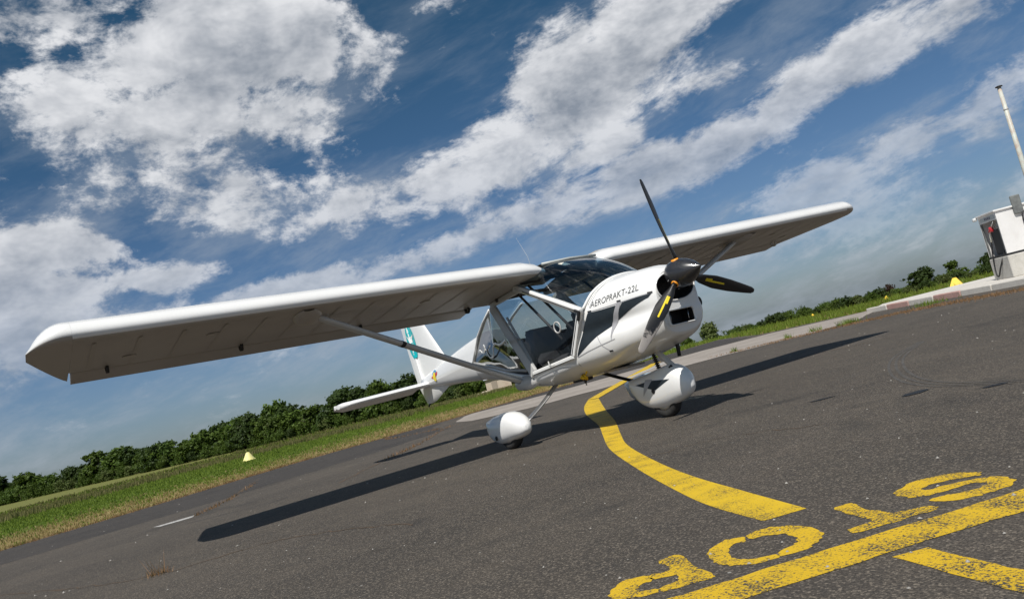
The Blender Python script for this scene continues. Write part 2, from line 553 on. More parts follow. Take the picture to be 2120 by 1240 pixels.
BARK = material('bark', (.075, .058, .042), .9, bump=(14, .6, .03))

# ------------------------------------------------------------------ terrain
def sstep(a, b, v):
    t = min(1, max(0, (v - a) / (b - a)))
    return t * t * (3 - 2 * t)
AZ0 = math.atan2(CF.y, CF.x)
def height(x, y):
    ddx, ddy = x - CP.x, y - CP.y
    r = math.hypot(ddx, ddy)
    az = (AZ0 - math.atan2(ddy, ddx) + math.pi) % (2 * math.pi) - math.pi   # + is to the right
    base = -0.9 * sstep(24, 140, r) + 1.3 * sstep(140, 320, r)
    right = sstep(0.12, 0.22, az) * (1 - sstep(2.2, 2.8, az))
    drop = -0.05 * max(0, r - 47) if r > 47 else 0.0
    return base * (1 - right) + right * (-0.9 * sstep(24, 140, min(r, 47)) + drop)

RADS = [0.0] + list(np.geomspace(1.5, 3200, 90))
NAZ = 240
gv, gf = [(CP.x, CP.y, height(CP.x, CP.y) - .03)], []
for r in RADS[1:]:
    for k in range(NAZ):
        a = 2 * math.pi * k / NAZ
        x, y = CP.x + r * math.cos(a), CP.y + r * math.sin(a)
        gv.append((x, y, height(x, y) - .03))
for k in range(NAZ):
    gf.append((0, 1 + k, 1 + (k + 1) % NAZ))
for i in range(len(RADS) - 2):
    for k in range(NAZ):
        a = 1 + i * NAZ
        gf.append((a + k, a + NAZ + k, a + NAZ + (k + 1) % NAZ, a + (k + 1) % NAZ))
ground = mesh_obj('ground', gv, gf, FIELD, None, True, kind='structure')

def sheet(name, poly, dz, mat, step=1.5, parent=None, jag=0.0, sub=None, **props):
    """a thin sheet that follows the terrain, cut from a ground-plan polygon"""
    pts = [Vector((p[0], p[1], 0)) for p in poly]
    if sub:
        out = []
        for i in range(len(pts)):
            a, b = pts[i], pts[(i + 1) % len(pts)]
            n = max(1, int((b - a).length / sub))
            for k in range(n):
                q = a.lerp(b, k / n)
                if jag and k:
                    q = q + Vector((random.uniform(-jag, jag), random.uniform(-jag, jag), 0))
                out.append(q)
        pts = out
    bm = bmesh.new()
    vs = [bm.verts.new(p) for p in pts]
    es = [bm.edges.new((vs[i], vs[(i + 1) % len(vs)])) for i in range(len(vs))]
    bmesh.ops.triangle_fill(bm, use_beauty=True, use_dissolve=False, edges=es)
    if step:
        xs = [p.x for p in pts]
        ys = [p.y for p in pts]
        x = min(xs) + step
        while x < max(xs):
            bmesh.ops.bisect_plane(bm, geom=bm.verts[:] + bm.edges[:] + bm.faces[:], plane_co=(x, 0, 0), plane_no=(1, 0, 0))
            x += step
        y = min(ys) + step
        while y < max(ys):
            bmesh.ops.bisect_plane(bm, geom=bm.verts[:] + bm.edges[:] + bm.faces[:], plane_co=(0, y, 0), plane_no=(0, 1, 0))
            y += step
    for v in bm.verts:
        v.co.z = height(v.co.x, v.co.y) + dz
    bmesh.ops.recalc_face_normals(bm, faces=bm.faces[:])
    if sum(f.normal.z * f.calc_area() for f in bm.faces) < 0:
        bmesh.ops.reverse_faces(bm, faces=bm.faces[:])
    me = bpy.data.meshes.new(name)
    bm.to_mesh(me)
    bm.free()
    ob = bpy.data.objects.new(name, me)
    COL.objects.link(ob)
    me.materials.append(mat)
    if parent:
        ob.parent = parent
    for k, v in props.items():
        ob[k] = v
    return ob

TARMAC_EDGE = [(-6.2, -32), (-8.4, -14), (-8.9, -7), (-9.35, -5.2), (-10.2, -3.1), (-11.3, -1.2), (-12.0, .5), (-12.4, 2.6), (-12.8, 5.3), (-14.3, 9.8), (-18.2, 17.0), (-21.5, 23.6), (-12.9, 16.6), (-8.3, 16.2)]
tarmac = sheet('tarmac', TARMAC_EDGE + [(-7.0, 14.6), (-1.7, 11.8), (4, 9.0), (14, 5), (34, 0), (30, -34)], 0.0, ASPHALT, 2.0, jag=.10, sub=.55, kind='structure')
strip = sheet('concrete_strip', [(-11.9, 4.5), (-10.0, 3.3), (-8.6, 2.95), (-7.3, 3.5), (-6.85, 5.6), (-6.35, 8.0), (-5.3, 9.7), (-5.4, 11.5), (-6.9, 14.4), (-8.0, 15.8), (-11.2, 15.2), (-12.2, 13.2), (-11.7, 9.2), (-11.6, 6.8), (-12.4, 5.0)], .005, CONC, 2.0, jag=.07, sub=.5, kind='structure')

ASPH2 = ASPHALT.copy()
ASPH2.name = 'newer_asphalt'
for nd in ASPH2.node_tree.nodes:
    if nd.type == 'MIX' and nd.data_type == 'RGBA':
        for k in (6, 7):
            if not nd.inputs[k].is_linked:
                c_ = nd.inputs[k].default_value
                nd.inputs[k].default_value = (c_[0] * .62, c_[1] * .64, c_[2] * .70, 1)
sheet('asphalt_lane', [(-8.3, -9.0), (-9.2, -5.1), (-10.05, -3.1), (-11.15, -1.2), (-11.85, .5), (-12.35, 2.6), (-12.0, 3.9), (-10.0, 2.7), (-8.2, 2.2), (-7.2, .6), (-6.3, -2.2), (-5.4, -6.0), (-5.2, -9.0)], .0011, ASPH2, 2.0, jag=.08, sub=.4, kind='structure')
sheet('asphalt_lane', [(-12.9, 12.7), (-11.9, 9.4), (-11.9, 6.9), (-13.1, 5.4), (-14.6, 10), (-17.9, 17.0), (-20.6, 22.5), (-12.6, 15.9), (-12.3, 14.2)], .0013, ASPH2, 2.0, jag=.08, sub=.4, kind='structure')
CRACK = material('crack_dirt', (.10, .065, .038), .95, var=(9, .8, (.035, .03, .026)))
def crack(pts, w, seed):
    g = random.Random(seed)
    P = crsample(np.array(pts, float), 10)
    left, right = [], []
    for i, p in enumerate(P):
        t = P[min(i + 1, len(P) - 1)] - P[max(i - 1, 0)]
        n_ = np.array([-t[1], t[0]]) / (np.linalg.norm(t) + 1e-9)
        q = p + n_ * g.uniform(-.03, .03)
        ww = w * g.uniform(.25, 1.0)
        left.append(tuple(q + n_ * ww)); right.append(tuple(q - n_ * ww))
    sheet('crack', left + right[::-1], .0022, CRACK, 0, tarmac)
# markings on the tarmac: outlines in metres on the ground
def g_px(px, py):
    d = CF + CR * ((px - PW / 2) / FPX) - CU * ((py - PH / 2) / FPX)
    t = -CP.z / d.z
    return (CP.x + d.x * t, CP.y + d.y * t)
TL = [(-12.8, 11.6), (-4.71, 3.1), (-3.4, 2.05), (-2.0, 1.05), (-0.42, .03), (.55, -.66), (1.46, -1.3), (2.56, -1.96), (3.4, -2.43), (3.85, -2.66), (4.28, -2.83)]
TR = [(-12.6, 11.85), (-4.36, 3.06), (-3.2, 2.22), (-1.85, 1.25), (-.30, .16), (.80, -.66), (1.55, -1.2), (2.50, -1.77), (3.22, -2.16), (3.82, -2.44), (4.35, -2.68)]
TLs, TRs = crsample(TL, 5), crsample(TR, 5)
taxi_poly = [tuple(p) for p in TLs] + [tuple(p) for p in TRs[::-1]]
TLs, TRs = crsample(TL[1:], 5), crsample(TR[1:], 5)
kk = 0
sheet('taxi_line', [TL[0], TL[1], TR[1], TR[0]], .0075, PAINT_Y2, .8, tarmac)
taxi_line = sheet('taxi_line', [tuple(p) for p in TLs[kk:]] + [tuple(p) for p in TRs[kk:][::-1]], .0014, PAINT_Y2, .8, tarmac)
crack([g_px(0, 1232), g_px(170, 1215), g_px(340, 1186), g_px(560, 1122), g_px(720, 1096), g_px(860, 1084)], .012, 1)
crack([g_px(404, 1067), g_px(440, 1049), g_px(480, 1029), g_px(512, 1006), g_px(536, 992)], .022, 2)
crack([g_px(700, 1000), g_px(790, 956), g_px(870, 918), g_px(930, 882)], .03, 3)
crack([g_px(1560, 770), g_px(1650, 742), g_px(1740, 722), g_px(1840, 700)], .02, 4)
crack([g_px(1330, 950), g_px(1500, 905), g_px(1700, 880)], .006, 5)
SCUFF = road_paint('tyre_scuff', (.105, .095, .083), (.060, .054, .047), .43)
for k_ in range(3):
    o_ = k_ * .06
    arc = [(1.25 + o_ * .5, 3.1), (1.75 + o_, 1.85), (2.55 + o_, .62 + o_ * .3), (3.25 + o_, -.10 + o_ * .3), (3.95 + o_, -.42 + o_ * .4)]
    A_ = crsample(np.array(arc), 8)
    w_ = .011
    sheet('tyre_mark', [(p[0] - w_, p[1] - w_ * .4) for p in A_] + [(p[0] + w_, p[1] + w_ * .4) for p in A_[::-1]], .0018 + k_ * .00005, SCUFF, 0, tarmac)
def zp(L):
    return [g_px(1240 + x / 2.409, 950 + y / 2.409) for x, y in L]
def rounded(poly, sub=4):
    P = np.array(poly + poly[:1])
    P = np.vstack([P[-2], P, P[1]])
    out = []
    for i in range(1, len(P) - 2):
        for k in range(sub):
            q = cr(P[i - 1], P[i], P[i + 1], P[i + 2], k / sub)
            l = P[i] + (P[i + 1] - P[i]) * k / sub
            q = .6 * q + .4 * l
            out.append((q[0] + random.uniform(-.006, .006), q[1] + random.uniform(-.006, .006)))
    return out
LETTERS = [('S', [[(1902, 68), (1895, 82), (1780, 100), (1650, 130), (1608, 150), (1640, 155), (1690, 140), (1850, 105), (1960, 87), (2030, 88), (2076, 105), (2060, 130), (1980, 160), (1880, 187), (1740, 212), (1660, 210), (1665, 196), (1740, 178), (1860, 155), (1927, 130), (1915, 118), (1860, 122), (1740, 157), (1640, 184), (1550, 193), (1490, 182), (1478, 165), (1540, 125), (1640, 93), (1780, 70)]]),
           ('T', [[(1172, 246), (1260, 221), (1330, 250), (1400, 258), (1470, 270), (1640, 234), (1690, 240), (1680, 253), (1500, 307), (1390, 340), (1270, 371), (1243, 352), (1360, 310), (1345, 298), (1240, 275)]]),
           ('O', [[(722, 389), (728, 412), (680, 422), (654, 448), (650, 480), (690, 500), (760, 500), (880, 473), (907, 490), (760, 527), (660, 531), (590, 520), (545, 495), (538, 470), (570, 440), (630, 405)],
                  [(740, 376), (850, 341), (950, 333), (1060, 340), (1117, 370), (1110, 395), (1070, 430), (1020, 455), (912, 482), (892, 464), (970, 430), (990, 410), (980, 385), (930, 375), (860, 378), (745, 399)]]),
           ('P', [[(302, 508), (405, 475), (470, 530), (574, 580), (556, 595), (430, 632), (312, 663), (304, 641), (385, 612), (398, 592), (383, 578), (265, 602), (256, 577), (330, 563), (352, 550)],
                  [(253, 584), (261, 608), (205, 628), (188, 648), (210, 660), (290, 647), (303, 662), (180, 692), (90, 702), (54, 684), (60, 660), (110, 615), (180, 591)]])]
for ch, pieces in LETTERS:
    bm_all = MB()
    for pc in pieces:
        o = sheet('painted_letter', rounded(zp(pc)), .0012, PAINT_Y, 0, None)
        me = o.data
        bm_all.add([v.co for v in me.vertices], [tuple(p.vertices) for p in me.polygons])
        bpy.data.objects.remove(o)
        bpy.data.meshes.remove(me)
    bm_all.build('painted_letter', PAINT_Y, tarmac, False, label='worn yellow stencilled letter %s of the word STOP' % ch)
def jagged_strip(L1, L2, n, amp):
    a, b = np.array(L1), np.array(L2)
    out = []
    for k in range(n + 1):
        p = a[0] + (a[1] - a[0]) * k / n
        out.append(tuple(p + rng.uniform(-amp, amp, 2)))
    for k in range(n, -1, -1):
        p = b[0] + (b[1] - b[0]) * k / n
        out.append(tuple(p + rng.uniform(-amp, amp, 2)))
    return out
sheet('stop_line', jagged_strip(((4.10, -4.55), (5.75, -.66)), ((4.285, -4.55), (5.93, -.72)), 60, .006), .0016, PAINT_Y, .6, tarmac)
d0 = np.array(g_px(1850, 1153)); d1 = np.array(g_px(1921, 1133)); e0 = np.array(g_px(2120, 1229)); e1 = np.array(g_px(2120, 1181))
sheet('taxi_line', jagged_strip((tuple(d0), tuple(d0 + (e0 - d0) * 3)), (tuple(d1), tuple(d1 + (e1 - d1) * 3)), 24, .005), .0016, PAINT_Y, .6, tarmac)
sheet('lane_dash', jagged_strip((g_px(315, 1092), g_px(404, 1066)), (g_px(330, 1090.5), g_px(398, 1071)), 8, .01), .003, PAINT_W, 0, tarmac)
sheet('edge_line', jagged_strip(((-7.75, 6.25), (-11.0, 10.4)), ((-7.65, 6.45), (-10.8, 10.5)), 14, .01), .0088, PAINT_W, .8, tarmac)

# ------------------------------------------------------------------ raised concrete apron with painted kerb stones
AP_H = .11
apron_poly = [(-6.75, 14.35), (-1.7, 11.62), (3.2, 8.95), (12, 4.2), (18, 16), (14, 26), (-2.6, 22.6), (-5.6, 18.6), (-7.5, 15.7)]
bm = bmesh.new()
bot = [bm.verts.new((x, y, -.05)) for x, y in apron_poly]
top = [bm.verts.new((x, y, AP_H)) for x, y in apron_poly]
bm.faces.new(top)
for i in range(len(bot)):
    j = (i + 1) % len(bot)
    bm.faces.new((bot[i], bot[j], top[j], top[i]))
apron = from_bm('apron', bm, CONCL, None, False, kind='structure')
kA, kB = Vector((-6.95, 14.33, 0)), Vector((3.2, 8.83, 0))
kd = (kB - kA).normalized()
kn = Vector((kd.y, -kd.x, 0))
kme = {}
for i in range(11):
    c = kA + kd * (.52 + i * 1.04) + kn * .045
    c.z = .055
    if i % 2 == 0:
        rd = False
    else:
        rd = i < 5
    o = MB().box((0, 0, 0), (1.02, .16, .135), None, .014)
    ob = o.build('kerb_stone', KERBR if rd else KERBW, apron, False)
    ob.location = c
    ob.rotation_euler = (0, random.uniform(-.006, .006), math.atan2(kd.y, kd.x) + random.uniform(-.008, .008))

# ------------------------------------------------------------------ THE AIRCRAFT  (x forward, y to port, z up)
plane = empty('light_aircraft', (0, 0, 0), label='white high-wing light aircraft with black three-blade propeller parked on the tarmac', category='aircraft')

def half_to_ring(half):
    """half profile (x,y,z) from top centre to bottom centre on +y -> full closed ring"""
    h = [Vector(p) for p in half]
    return h + [Vector((p.x, -p.y, p.z)) for p in reversed(h[1:-1])]

def loft_stations(stations, sub_ring=4, sub_len=5):
    st = np.array(stations, float)              # S,K,3
    fine = np.array([crsample(s, sub_ring) for s in st])
    long = crsample(fine.reshape(len(fine), -1), sub_len).reshape(-1, fine.shape[1], 3)
    long[:, 0, 1] = 0
    long[:, -1, 1] = 0
    return long

# --- cowling
C = [
 [(1.175, 0, 1.288), (1.175, .125, 1.270), (1.17, .205, 1.205), (1.17, .248, 1.115), (1.17, .258, 1.03), (1.175, .252, .955), (1.18, .262, .865), (1.17, .225, .755), (1.16, .135, .695), (1.16, 0, .680)],
 [(1.09, 0, 1.320), (1.09, .155, 1.298), (1.09, .258, 1.225), (1.09, .306, 1.125), (1.09, .312, 1.025), (1.09, .300, .945), (1.09, .328, .85), (1.09, .290, .735), (1.09, .178, .67), (1.09, 0, .658)],
 [(.92, 0, 1.338), (.92, .185, 1.315), (.92, .318, 1.238), (.91, .378, 1.13), (.91, .382, 1.02), (.91, .358, .93), (.91, .408, .82), (.91, .372, .700), (.91, .225, .63), (.91, 0, .616)],
 [(.76, 0, 1.345), (.75, .205, 1.322), (.73, .352, 1.244), (.70, .432, 1.13), (.68, .448, 1.01), (.66, .430, .915), (.65, .468, .80), (.64, .428, .655), (.63, .27, .575), (.63, 0, .558)],
 [(.625, 0, 1.347), (.61, .215, 1.325), (.565, .385, 1.245), (.505, .492, 1.12), (.43, .522, 1.0), (.37, .532, .90), (.29, .545, .745), (.28, .498, .625), (.27, .32, .542), (.27, 0, .525)],
]
cl = loft_stations(C, 5, 6)
mb = MB()
rings = [half_to_ring(r) for r in cl]
N = len(rings[0])
cowl_c = Vector((1.17, 0, .97))
front = [rings[0]]
lips = []
for sc_, dxx in ((.965, .022), (.90, .036)):
    lips.append([Vector((p.x + dxx, p.y * sc_, cowl_c.z + (p.z - cowl_c.z) * sc_)) for p in rings[0]])
mb.loft(list(reversed(lips)) + rings, True)
cowl = mb.build('cowling', WHITE, plane)
# front face with the propeller opening and the radiator intake
bm = bmesh.new()
def loop(pts):
    vs = [bm.verts.new(p) for p in pts]
    return [bm.edges.new((vs[i], vs[(i + 1) % len(vs)])) for i in range(len(vs))], vs
e_out, _ = loop(lips[-1])
FX = 1.212
open_pts = [Vector((FX, -.0 + .215 * math.copysign(abs(math.cos(a)) ** .8, math.cos(a)), 1.115 + .125 * math.sin(a) * (1.0 if math.sin(a) < 0 else .9))) for a in [2 * math.pi * k / 40 for k in range(40)]]
def rrect(cy, cz, w, h, r, x, n=5, skew=0.0):
    out = []
    for (sx, sz, a0) in ((1, 1, 0), (-1, 1, 90), (-1, -1, 180), (1, -1, 270)):
        for k in range(n + 1):
            a = math.radians(a0 + 90 * k / n)
            yy = cy + sx * (w / 2 - r) + r * math.cos(a)
            zz = cz + sz * (h / 2 - r) + r * math.sin(a)
            out.append(Vector((x, yy + skew * (zz - cz), zz)))
    return out
INT = (-.02, .842, .285, .115, .022)
int_pts = rrect(*INT, FX)
e1, _ = loop(open_pts)
e2, _ = loop(int_pts)
bmesh.ops.triangle_fill(bm, use_beauty=True, use_dissolve=False, edges=e_out + e1 + e2)
for v in bm.verts:
    if abs(v.co.x - FX) > .03:
        pass
nose_face = from_bm('nose_bowl', bm, WHITE, plane, False)
# recesses
mb = MB()
mb.loft([open_pts, [Vector((FX - .02, p.y * .97, 1.115 + (p.z - 1.115) * .97)) for p in open_pts], [Vector((1.06, p.y * .95, 1.115 + (p.z - 1.115) * .95)) for p in open_pts]], True, False, True)
mb.build('air_opening', BLACK, plane)
mb = MB()
mb.loft([[p + Vector((.001, 0, 0)) for p in int_pts], [Vector((1.06, p.y, p.z)) for p in int_pts]], True, False, True)
intake = mb.build('radiator_intake', BLACK, plane, False)
for yy in (-.125, .085):
    MB().tube([(1.18, yy, .79), (1.18, yy + .012, .895)], .004, 6).build('grille_wire', METAL, intake)
# bevelled lips round the openings
def lip(name, pts, r, c, parent, mat):
    n = len(pts)
    cen = sum(pts, Vector()) / n
    rr = []
    for k in range(7):
        a = math.pi * k / 6
        rr.append([p + (p - cen).normalized() * (r * (1 - math.cos(a)) - .001) + Vector((math.sin(a) * r * 1.1 + .0005, 0, 0)) for p in pts])
    m = MB()
    m.loft(rr, True)
    return m.build(name, mat, parent)
lip('intake_lip', int_pts, .013, 0, plane, WHITE)
lip('opening_lip', open_pts, .008, 0, plane, WHITE)
# landing light on the port cheek
lt = MB()
lt.lathe([(-.09, .03), (-.03, .047), (.012, .05), (.02, .046), (.018, .040), (.0, .034)], (1.145, .268, .93), (1, .22, 0), 20)
ll = lt.build('landing_light', BLACK, plane)
MB().lathe([(.0, .036), (.008, .02), (.01, .001)], (1.152, .268, .93), (1, .22, 0), 18).build('lamp_lens', material('lamp_glass', (.55, .45, .28), .15, metal=.5), ll)
# exhaust stub and cooling flap under the cowling
MB().tube([(.86, .17, .64), (.855, .175, .58), (.84, .18, .505)], [.022, .02, .016], 12).build('exhaust_pipe', BLACK, plane)

# --- fuselage tub and tail boom
def tubst(x, w6, z6, w7, z7, w8, z8, z9, xo=0):
    return [(x, w6, z6), (x, (w6 * 1.02 + w7) / 2 + .012, (z6 + z7) / 2 + .01), (x, w7, z7), (x, w8, z8), (x, 0, z9)]
T = [
 [(.29, .545, .745), (.285, .535, .685), (.28, .498, .625), (.27, .32, .542), (.27, 0, .525)],
 tubst(.05, .556, .728, .515, .60, .335, .517, .505),
 tubst(-.22, .556, .705, .518, .578, .34, .503, .492),
 tubst(-.45, .548, .678, .512, .565, .34, .50, .49),
 tubst(-.75, .505, .690, .475, .590, .325, .525, .512),
 tubst(-1.25, .41, .778, .385, .68, .27, .61, .595),
 tubst(-1.75, .305, .868, .285, .765, .20, .69, .675),
 [(-2.20, .225, .945), (-2.20, .222, .875), (-2.20, .20, .805), (-2.20, .13, .735), (-2.20, 0, .722)],
]
tl = loft_stations(T, 5, 5)
def open_ring(half):
    h = [Vector(p) for p in half]
    return h + [Vector((p.x, -p.y, p.z)) for p in reversed(h[:-1])]
B = [
 [(-1.985, 0, 1.285), (-1.99, .115, 1.275), (-2.005, .178, 1.235), (-2.05, .206, 1.14), (-2.10, .216, 1.06), (-2.15, .222, 1.0), (-2.20, .225, .945), (-2.20, .20, .805), (-2.20, .13, .735), (-2.20, 0, .722)],
 [(-2.6, 0, 1.215), (-2.6, .09, 1.20), (-2.6, .145, 1.155), (-2.6, .172, 1.09), (-2.6, .182, 1.03), (-2.6, .186, .98), (-2.6, .184, .93), (-2.6, .160, .82), (-2.6, .105, .757), (-2.6, 0, .745)],
 [(-3.3, 0, 1.105), (-3.3, .06, 1.09), (-3.3, .098, 1.055), (-3.3, .118, 1.01), (-3.3, .127, .965), (-3.3, .130, .93), (-3.3, .127, .89), (-3.3, .108, .83), (-3.3, .07, .79), (-3.3, 0, .782)],
 [(-4.12, 0, .965), (-4.12, .028, .955), (-4.12, .044, .935), (-4.12, .052, .915), (-4.12, .055, .90), (-4.12, .055, .885), (-4.12, .053, .87), (-4.12, .045, .85), (-4.12, .028, .838), (-4.12, 0, .835)],
]
bl = loft_stations(B, 5, 6)
mb = MB()
mb.loft([open_ring(r) for r in tl], False)
mb.loft([half_to_ring(r) for r in bl], True, False, True)
fus = mb.build('fuselage', WHITE, plane)
# inner lining of the tub
lin = tl.copy()
lin[:, :, 1] *= .955
lin[:, :, 2] += .022
lin[:, 0, 2] -= .02
MB().loft([open_ring(r) for r in lin], False).build('cabin_lining', INTER, plane)
# baggage bulkhead behind the cabin
# dark keel panels seen below the belly
MB().box((.38, -.10, .520), (.36, .22, .02), None, .006).build('belly_hatch', material('belly_grey', (.30, .28, .26), .5, var=(9, .5, (.12, .11, .1))), plane, False)
MB().box((-.08, -.26, .497), (.26, .07, .035), None, .01).build('drain_fairing', BLACK, plane, False)

# --- wings
CYX = [0, .0125, .025, .05, .075, .1, .15, .2, .3, .4, .5, .6, .7, .8, .9, .95, 1]
CYU = [3.5, 5.75, 6.9, 8.3, 9.2, 9.85, 10.8, 11.4, 11.7, 11.4, 10.52, 9.15, 7.35, 5.22, 2.8, 1.49, .12]
CYL = [3.5, 1.55, 1.0, .55, .33, .22, .1, .03, 0, 0, 0, 0, 0, 0, 0, 0, 0]
KT = 1.34 / 100
def airfoil(n=22, cut=None):
    up, lo = [], []
    for k in range(n + 1):
        b = math.pi * .5 * k / n
        x = (1 - math.cos(b)) ** 1.25
        if cut:
            x *= cut
        q = math.sqrt(x)
        qs = [math.sqrt(v) for v in CYX]
        up.append((x, (np.interp(q, qs, CYU) - 3.5) * KT))
        lo.append((x, (np.interp(q, qs, CYL) - 3.5) * KT))
    return list(reversed(up)) + lo[1:]
ZB = -3.5 * KT
CH = 1.39
def le(y):
    y = abs(y)
    return Vector((-.115 + .0145 * y, y, 1.632 + .0252 * y))
DROP = .108
def wing_ring(y, s, cut, scale_t=1.0, x_le=0.0, x_te=None, zoff=0.0, xs=1.0):
    af = airfoil(22, cut)
    L = le(y)
    ch = CH if x_te is None else (L.x + x_le) - x_te
    return [Vector((L.x + x_le - a * ch, s * abs(y), L.z + zoff + (ZB + (b - ZB) * scale_t) * CH - (a * ch - x_le) * DROP / CH)) for a, b in af]
CUT = .775
for s, side in ((-1, 'starboard'), (1, 'port')):
    ys = [.33, .36, .42, .55, .8, 1.2] + [1.2 + (4.48 - 1.2) * k / 16 for k in range(1, 17)]
    rings = []
    for y in ys:
        st = .62 + .38 * sstep(.31, .50, y)
        # slight hollow between ribs
        xl = -.03 * (1 - min(1, (y - .33) / .14)) ** 2
        rings.append(wing_ring(y, s, CUT, st, xl, xl + le(y).x - CH))
    m = MB()
    m.loft(rings, True, True, True)
    for i, f in enumerate(m.f):
        pass
    wing = smooth_by_angle(m.build('wing', SHADED_SKIN, plane), 40)
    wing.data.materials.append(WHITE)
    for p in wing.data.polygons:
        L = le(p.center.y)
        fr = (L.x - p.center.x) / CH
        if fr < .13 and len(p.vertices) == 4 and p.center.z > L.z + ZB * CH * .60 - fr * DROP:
            p.material_index = 1  # white kept to the lit nose, ending where its shade begins
    # wingtip
    m = MB()
    rr = []
    full = le(4.48).x - CH
    for k in range(11):
        t = k / 10
        y = 4.4805 + .2945 * t
        xl = -.22 * t ** 3.2
        xt = full - .02 + .96 * t ** 1.15
        th = max(.06, 1 - t ** 2.2)
        rr.append(wing_ring(y, s, None, th, xl, xt, zoff=.006 * t))
    m.loft(rr, True, True, True)
    tip = smooth_by_angle(m.build('wing_tip', WHITE, plane), 50)
    tip.data.materials.append(SHADED_SKIN)
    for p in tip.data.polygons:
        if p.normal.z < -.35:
            p.material_index = 1  # downward faces take the darker tone, shade put into the colour
    # flaperon, hung slightly below the trailing edge and drooped
    m = MB()
    rr = []
    for y in [.62 + (4.46 - .62) * k / 14 for k in range(15)]:
        L = le(y)
        pts = []
        fc = .325
        for a, b in airfoil(12):
            px = a * fc
            pz = b * fc * 1.25
            dr = math.radians(9)
            pts.append(Vector((L.x - CH * CUT - .034 - px * math.cos(dr) + pz * math.sin(dr), s * y, L.z - DROP * CUT + ZB * CH + .016 - px * math.sin(dr) + pz * math.cos(dr))))
        rr.append(pts)
    m.loft(rr, True, True, True)
    fl = smooth_by_angle(m.build('flaperon', SHADED_SKIN, plane), 40)
    cov = MB()
    cov.loft([[Vector((le(y).x - CH * CUT + dxx, s * y, le(y).z - DROP * CUT + ZB * CH + dzz)) for dxx, dzz in ((.002, .004), (-.045, .012), (-.045, .05), (.002, .06))] for y in np.linspace(.62, 4.46, 12)], True, True, True)
    cov.build('gap_shade_strip', BLACK, wing, False)  # black strip filling the hinge gap, standing in for its shade
    # hinge brackets
    for hy in (.72, 1.95, 3.1, 4.2):
        L = le(hy)
        cx, cz = L.x - CH * (CUT - .02), L.z - DROP * CUT + ZB * CH - .012
        m = MB()
        ang = [2 * math.pi * k / 18 for k in range(18)]
        ro, ri, w = .046, .026, .012
        def rg(r, o):
            return [Vector((cx + r * math.cos(a), s * hy + o, cz + r * .9 * math.sin(a))) for a in ang]
        m.loft([rg(ri, -w), rg(ro, -w), rg(ro, w), rg(ri, w), rg(ri, -w)], True)
        m.build('hinge_bracket', GREYP if s > 0 else BLACK, wing, False)
    # strut
    p0 = Vector((-.73, s * .50, .592))
    p1 = Vector((-.36, s * 2.66, le(2.66).z - .085))
    m = MB()
    dirv = (p1 - p0).normalized()
    chd = Vector((1, 0, 0)) - dirv * dirv.x
    chd.normalize()
    nrm = chd.cross(dirv)
    rr = []
    for t in np.linspace(0, 1, 14):
        c = p0.lerp(p1, t)
        rr.append([c + chd * .052 * math.cos(a) + nrm * .027 * math.sin(a) for a in [2 * math.pi * k / 18 for k in range(18)]])
    m.loft(rr, True, True, True)
    strut = m.build('wing_strut', GREYP, plane)
    m = MB()
    c = p0.lerp(p1, .62)
    m.loft([[c + dirv * o + chd * .054 * math.cos(a) + nrm * .029 * math.sin(a) for a in [2 * math.pi * k / 18 for k in range(18)]] for o in (-.02, .02)], True)
    m.build('strut_band', BLACK, strut)
    # reinforcing tapes over the ribs, seen under the wing
    for ty in np.linspace(.86, 4.34, 12):
        L = le(ty)
        m = MB()
        rows = []
        for a_ in np.linspace(.10, CUT - .01, 8):
            zz = L.z + ZB * CH - a_ * DROP - .0022
            rows.append([Vector((L.x - a_ * CH, s * (ty + o_), zz)) for o_ in (-.014, .014)])
        m.loft(rows, False)
        m.build('rib_tape', TAPE, wing, False)
    for iy, ia in ((1.5, .30), (3.45, .30), (4.05, .55)):
        L = le(iy)
        MB().lathe([(0, .055), (.003, .053), (.004, .001)], (L.x - ia * CH, s * iy, L.z + ZB * CH - ia * DROP - .001), (0, 0, -1), 18).build('inspection_cover', TAPE, wing)
    # teardrop fairing where the strut meets the wing
    m = MB()
    rr = []
    for t in np.linspace(0, 1, 9):
        w = .13 * math.sin(math.pi * (.08 + .84 * t)) ** .7
        cx = -.14 - .46 * t
        y = 2.74 - .10 * t
        L = le(y)
        zc = L.z + ZB * CH + .004 - DROP * (L.x - cx) / CH
        rr.append([Vector((cx, s * (y + w * math.cos(a)), zc + .075 * math.sin(math.pi * (.05 + .9 * t)) * math.sin(a))) for a in [math.pi + math.pi * k / 10 for k in range(11)]])
    m.loft(rr, False)
    m.build('strut_fairing', SHADED_SKIN, wing)
    # knuckle at the lower end of the strut
    m = MB()
    kk = [(-.42, .0, .012), (-.5, .02, .055), (-.6, .035, .075), (-.72, .03, .075), (-.84, .02, .06), (-.95, .0, .012)]
    rr = []
    for x, o, r in kk:
        rr.append([Vector((x, s * (.485 + o + r * .9 * math.cos(a)), .592 + .02 * (x + .7) + r * math.sin(a))) for a in [2 * math.pi * k / 16 for k in range(16)]])
    m.loft(rr, True, True, True)
    m.build('strut_knuckle', WHITE if s > 0 else GREYP, fus)

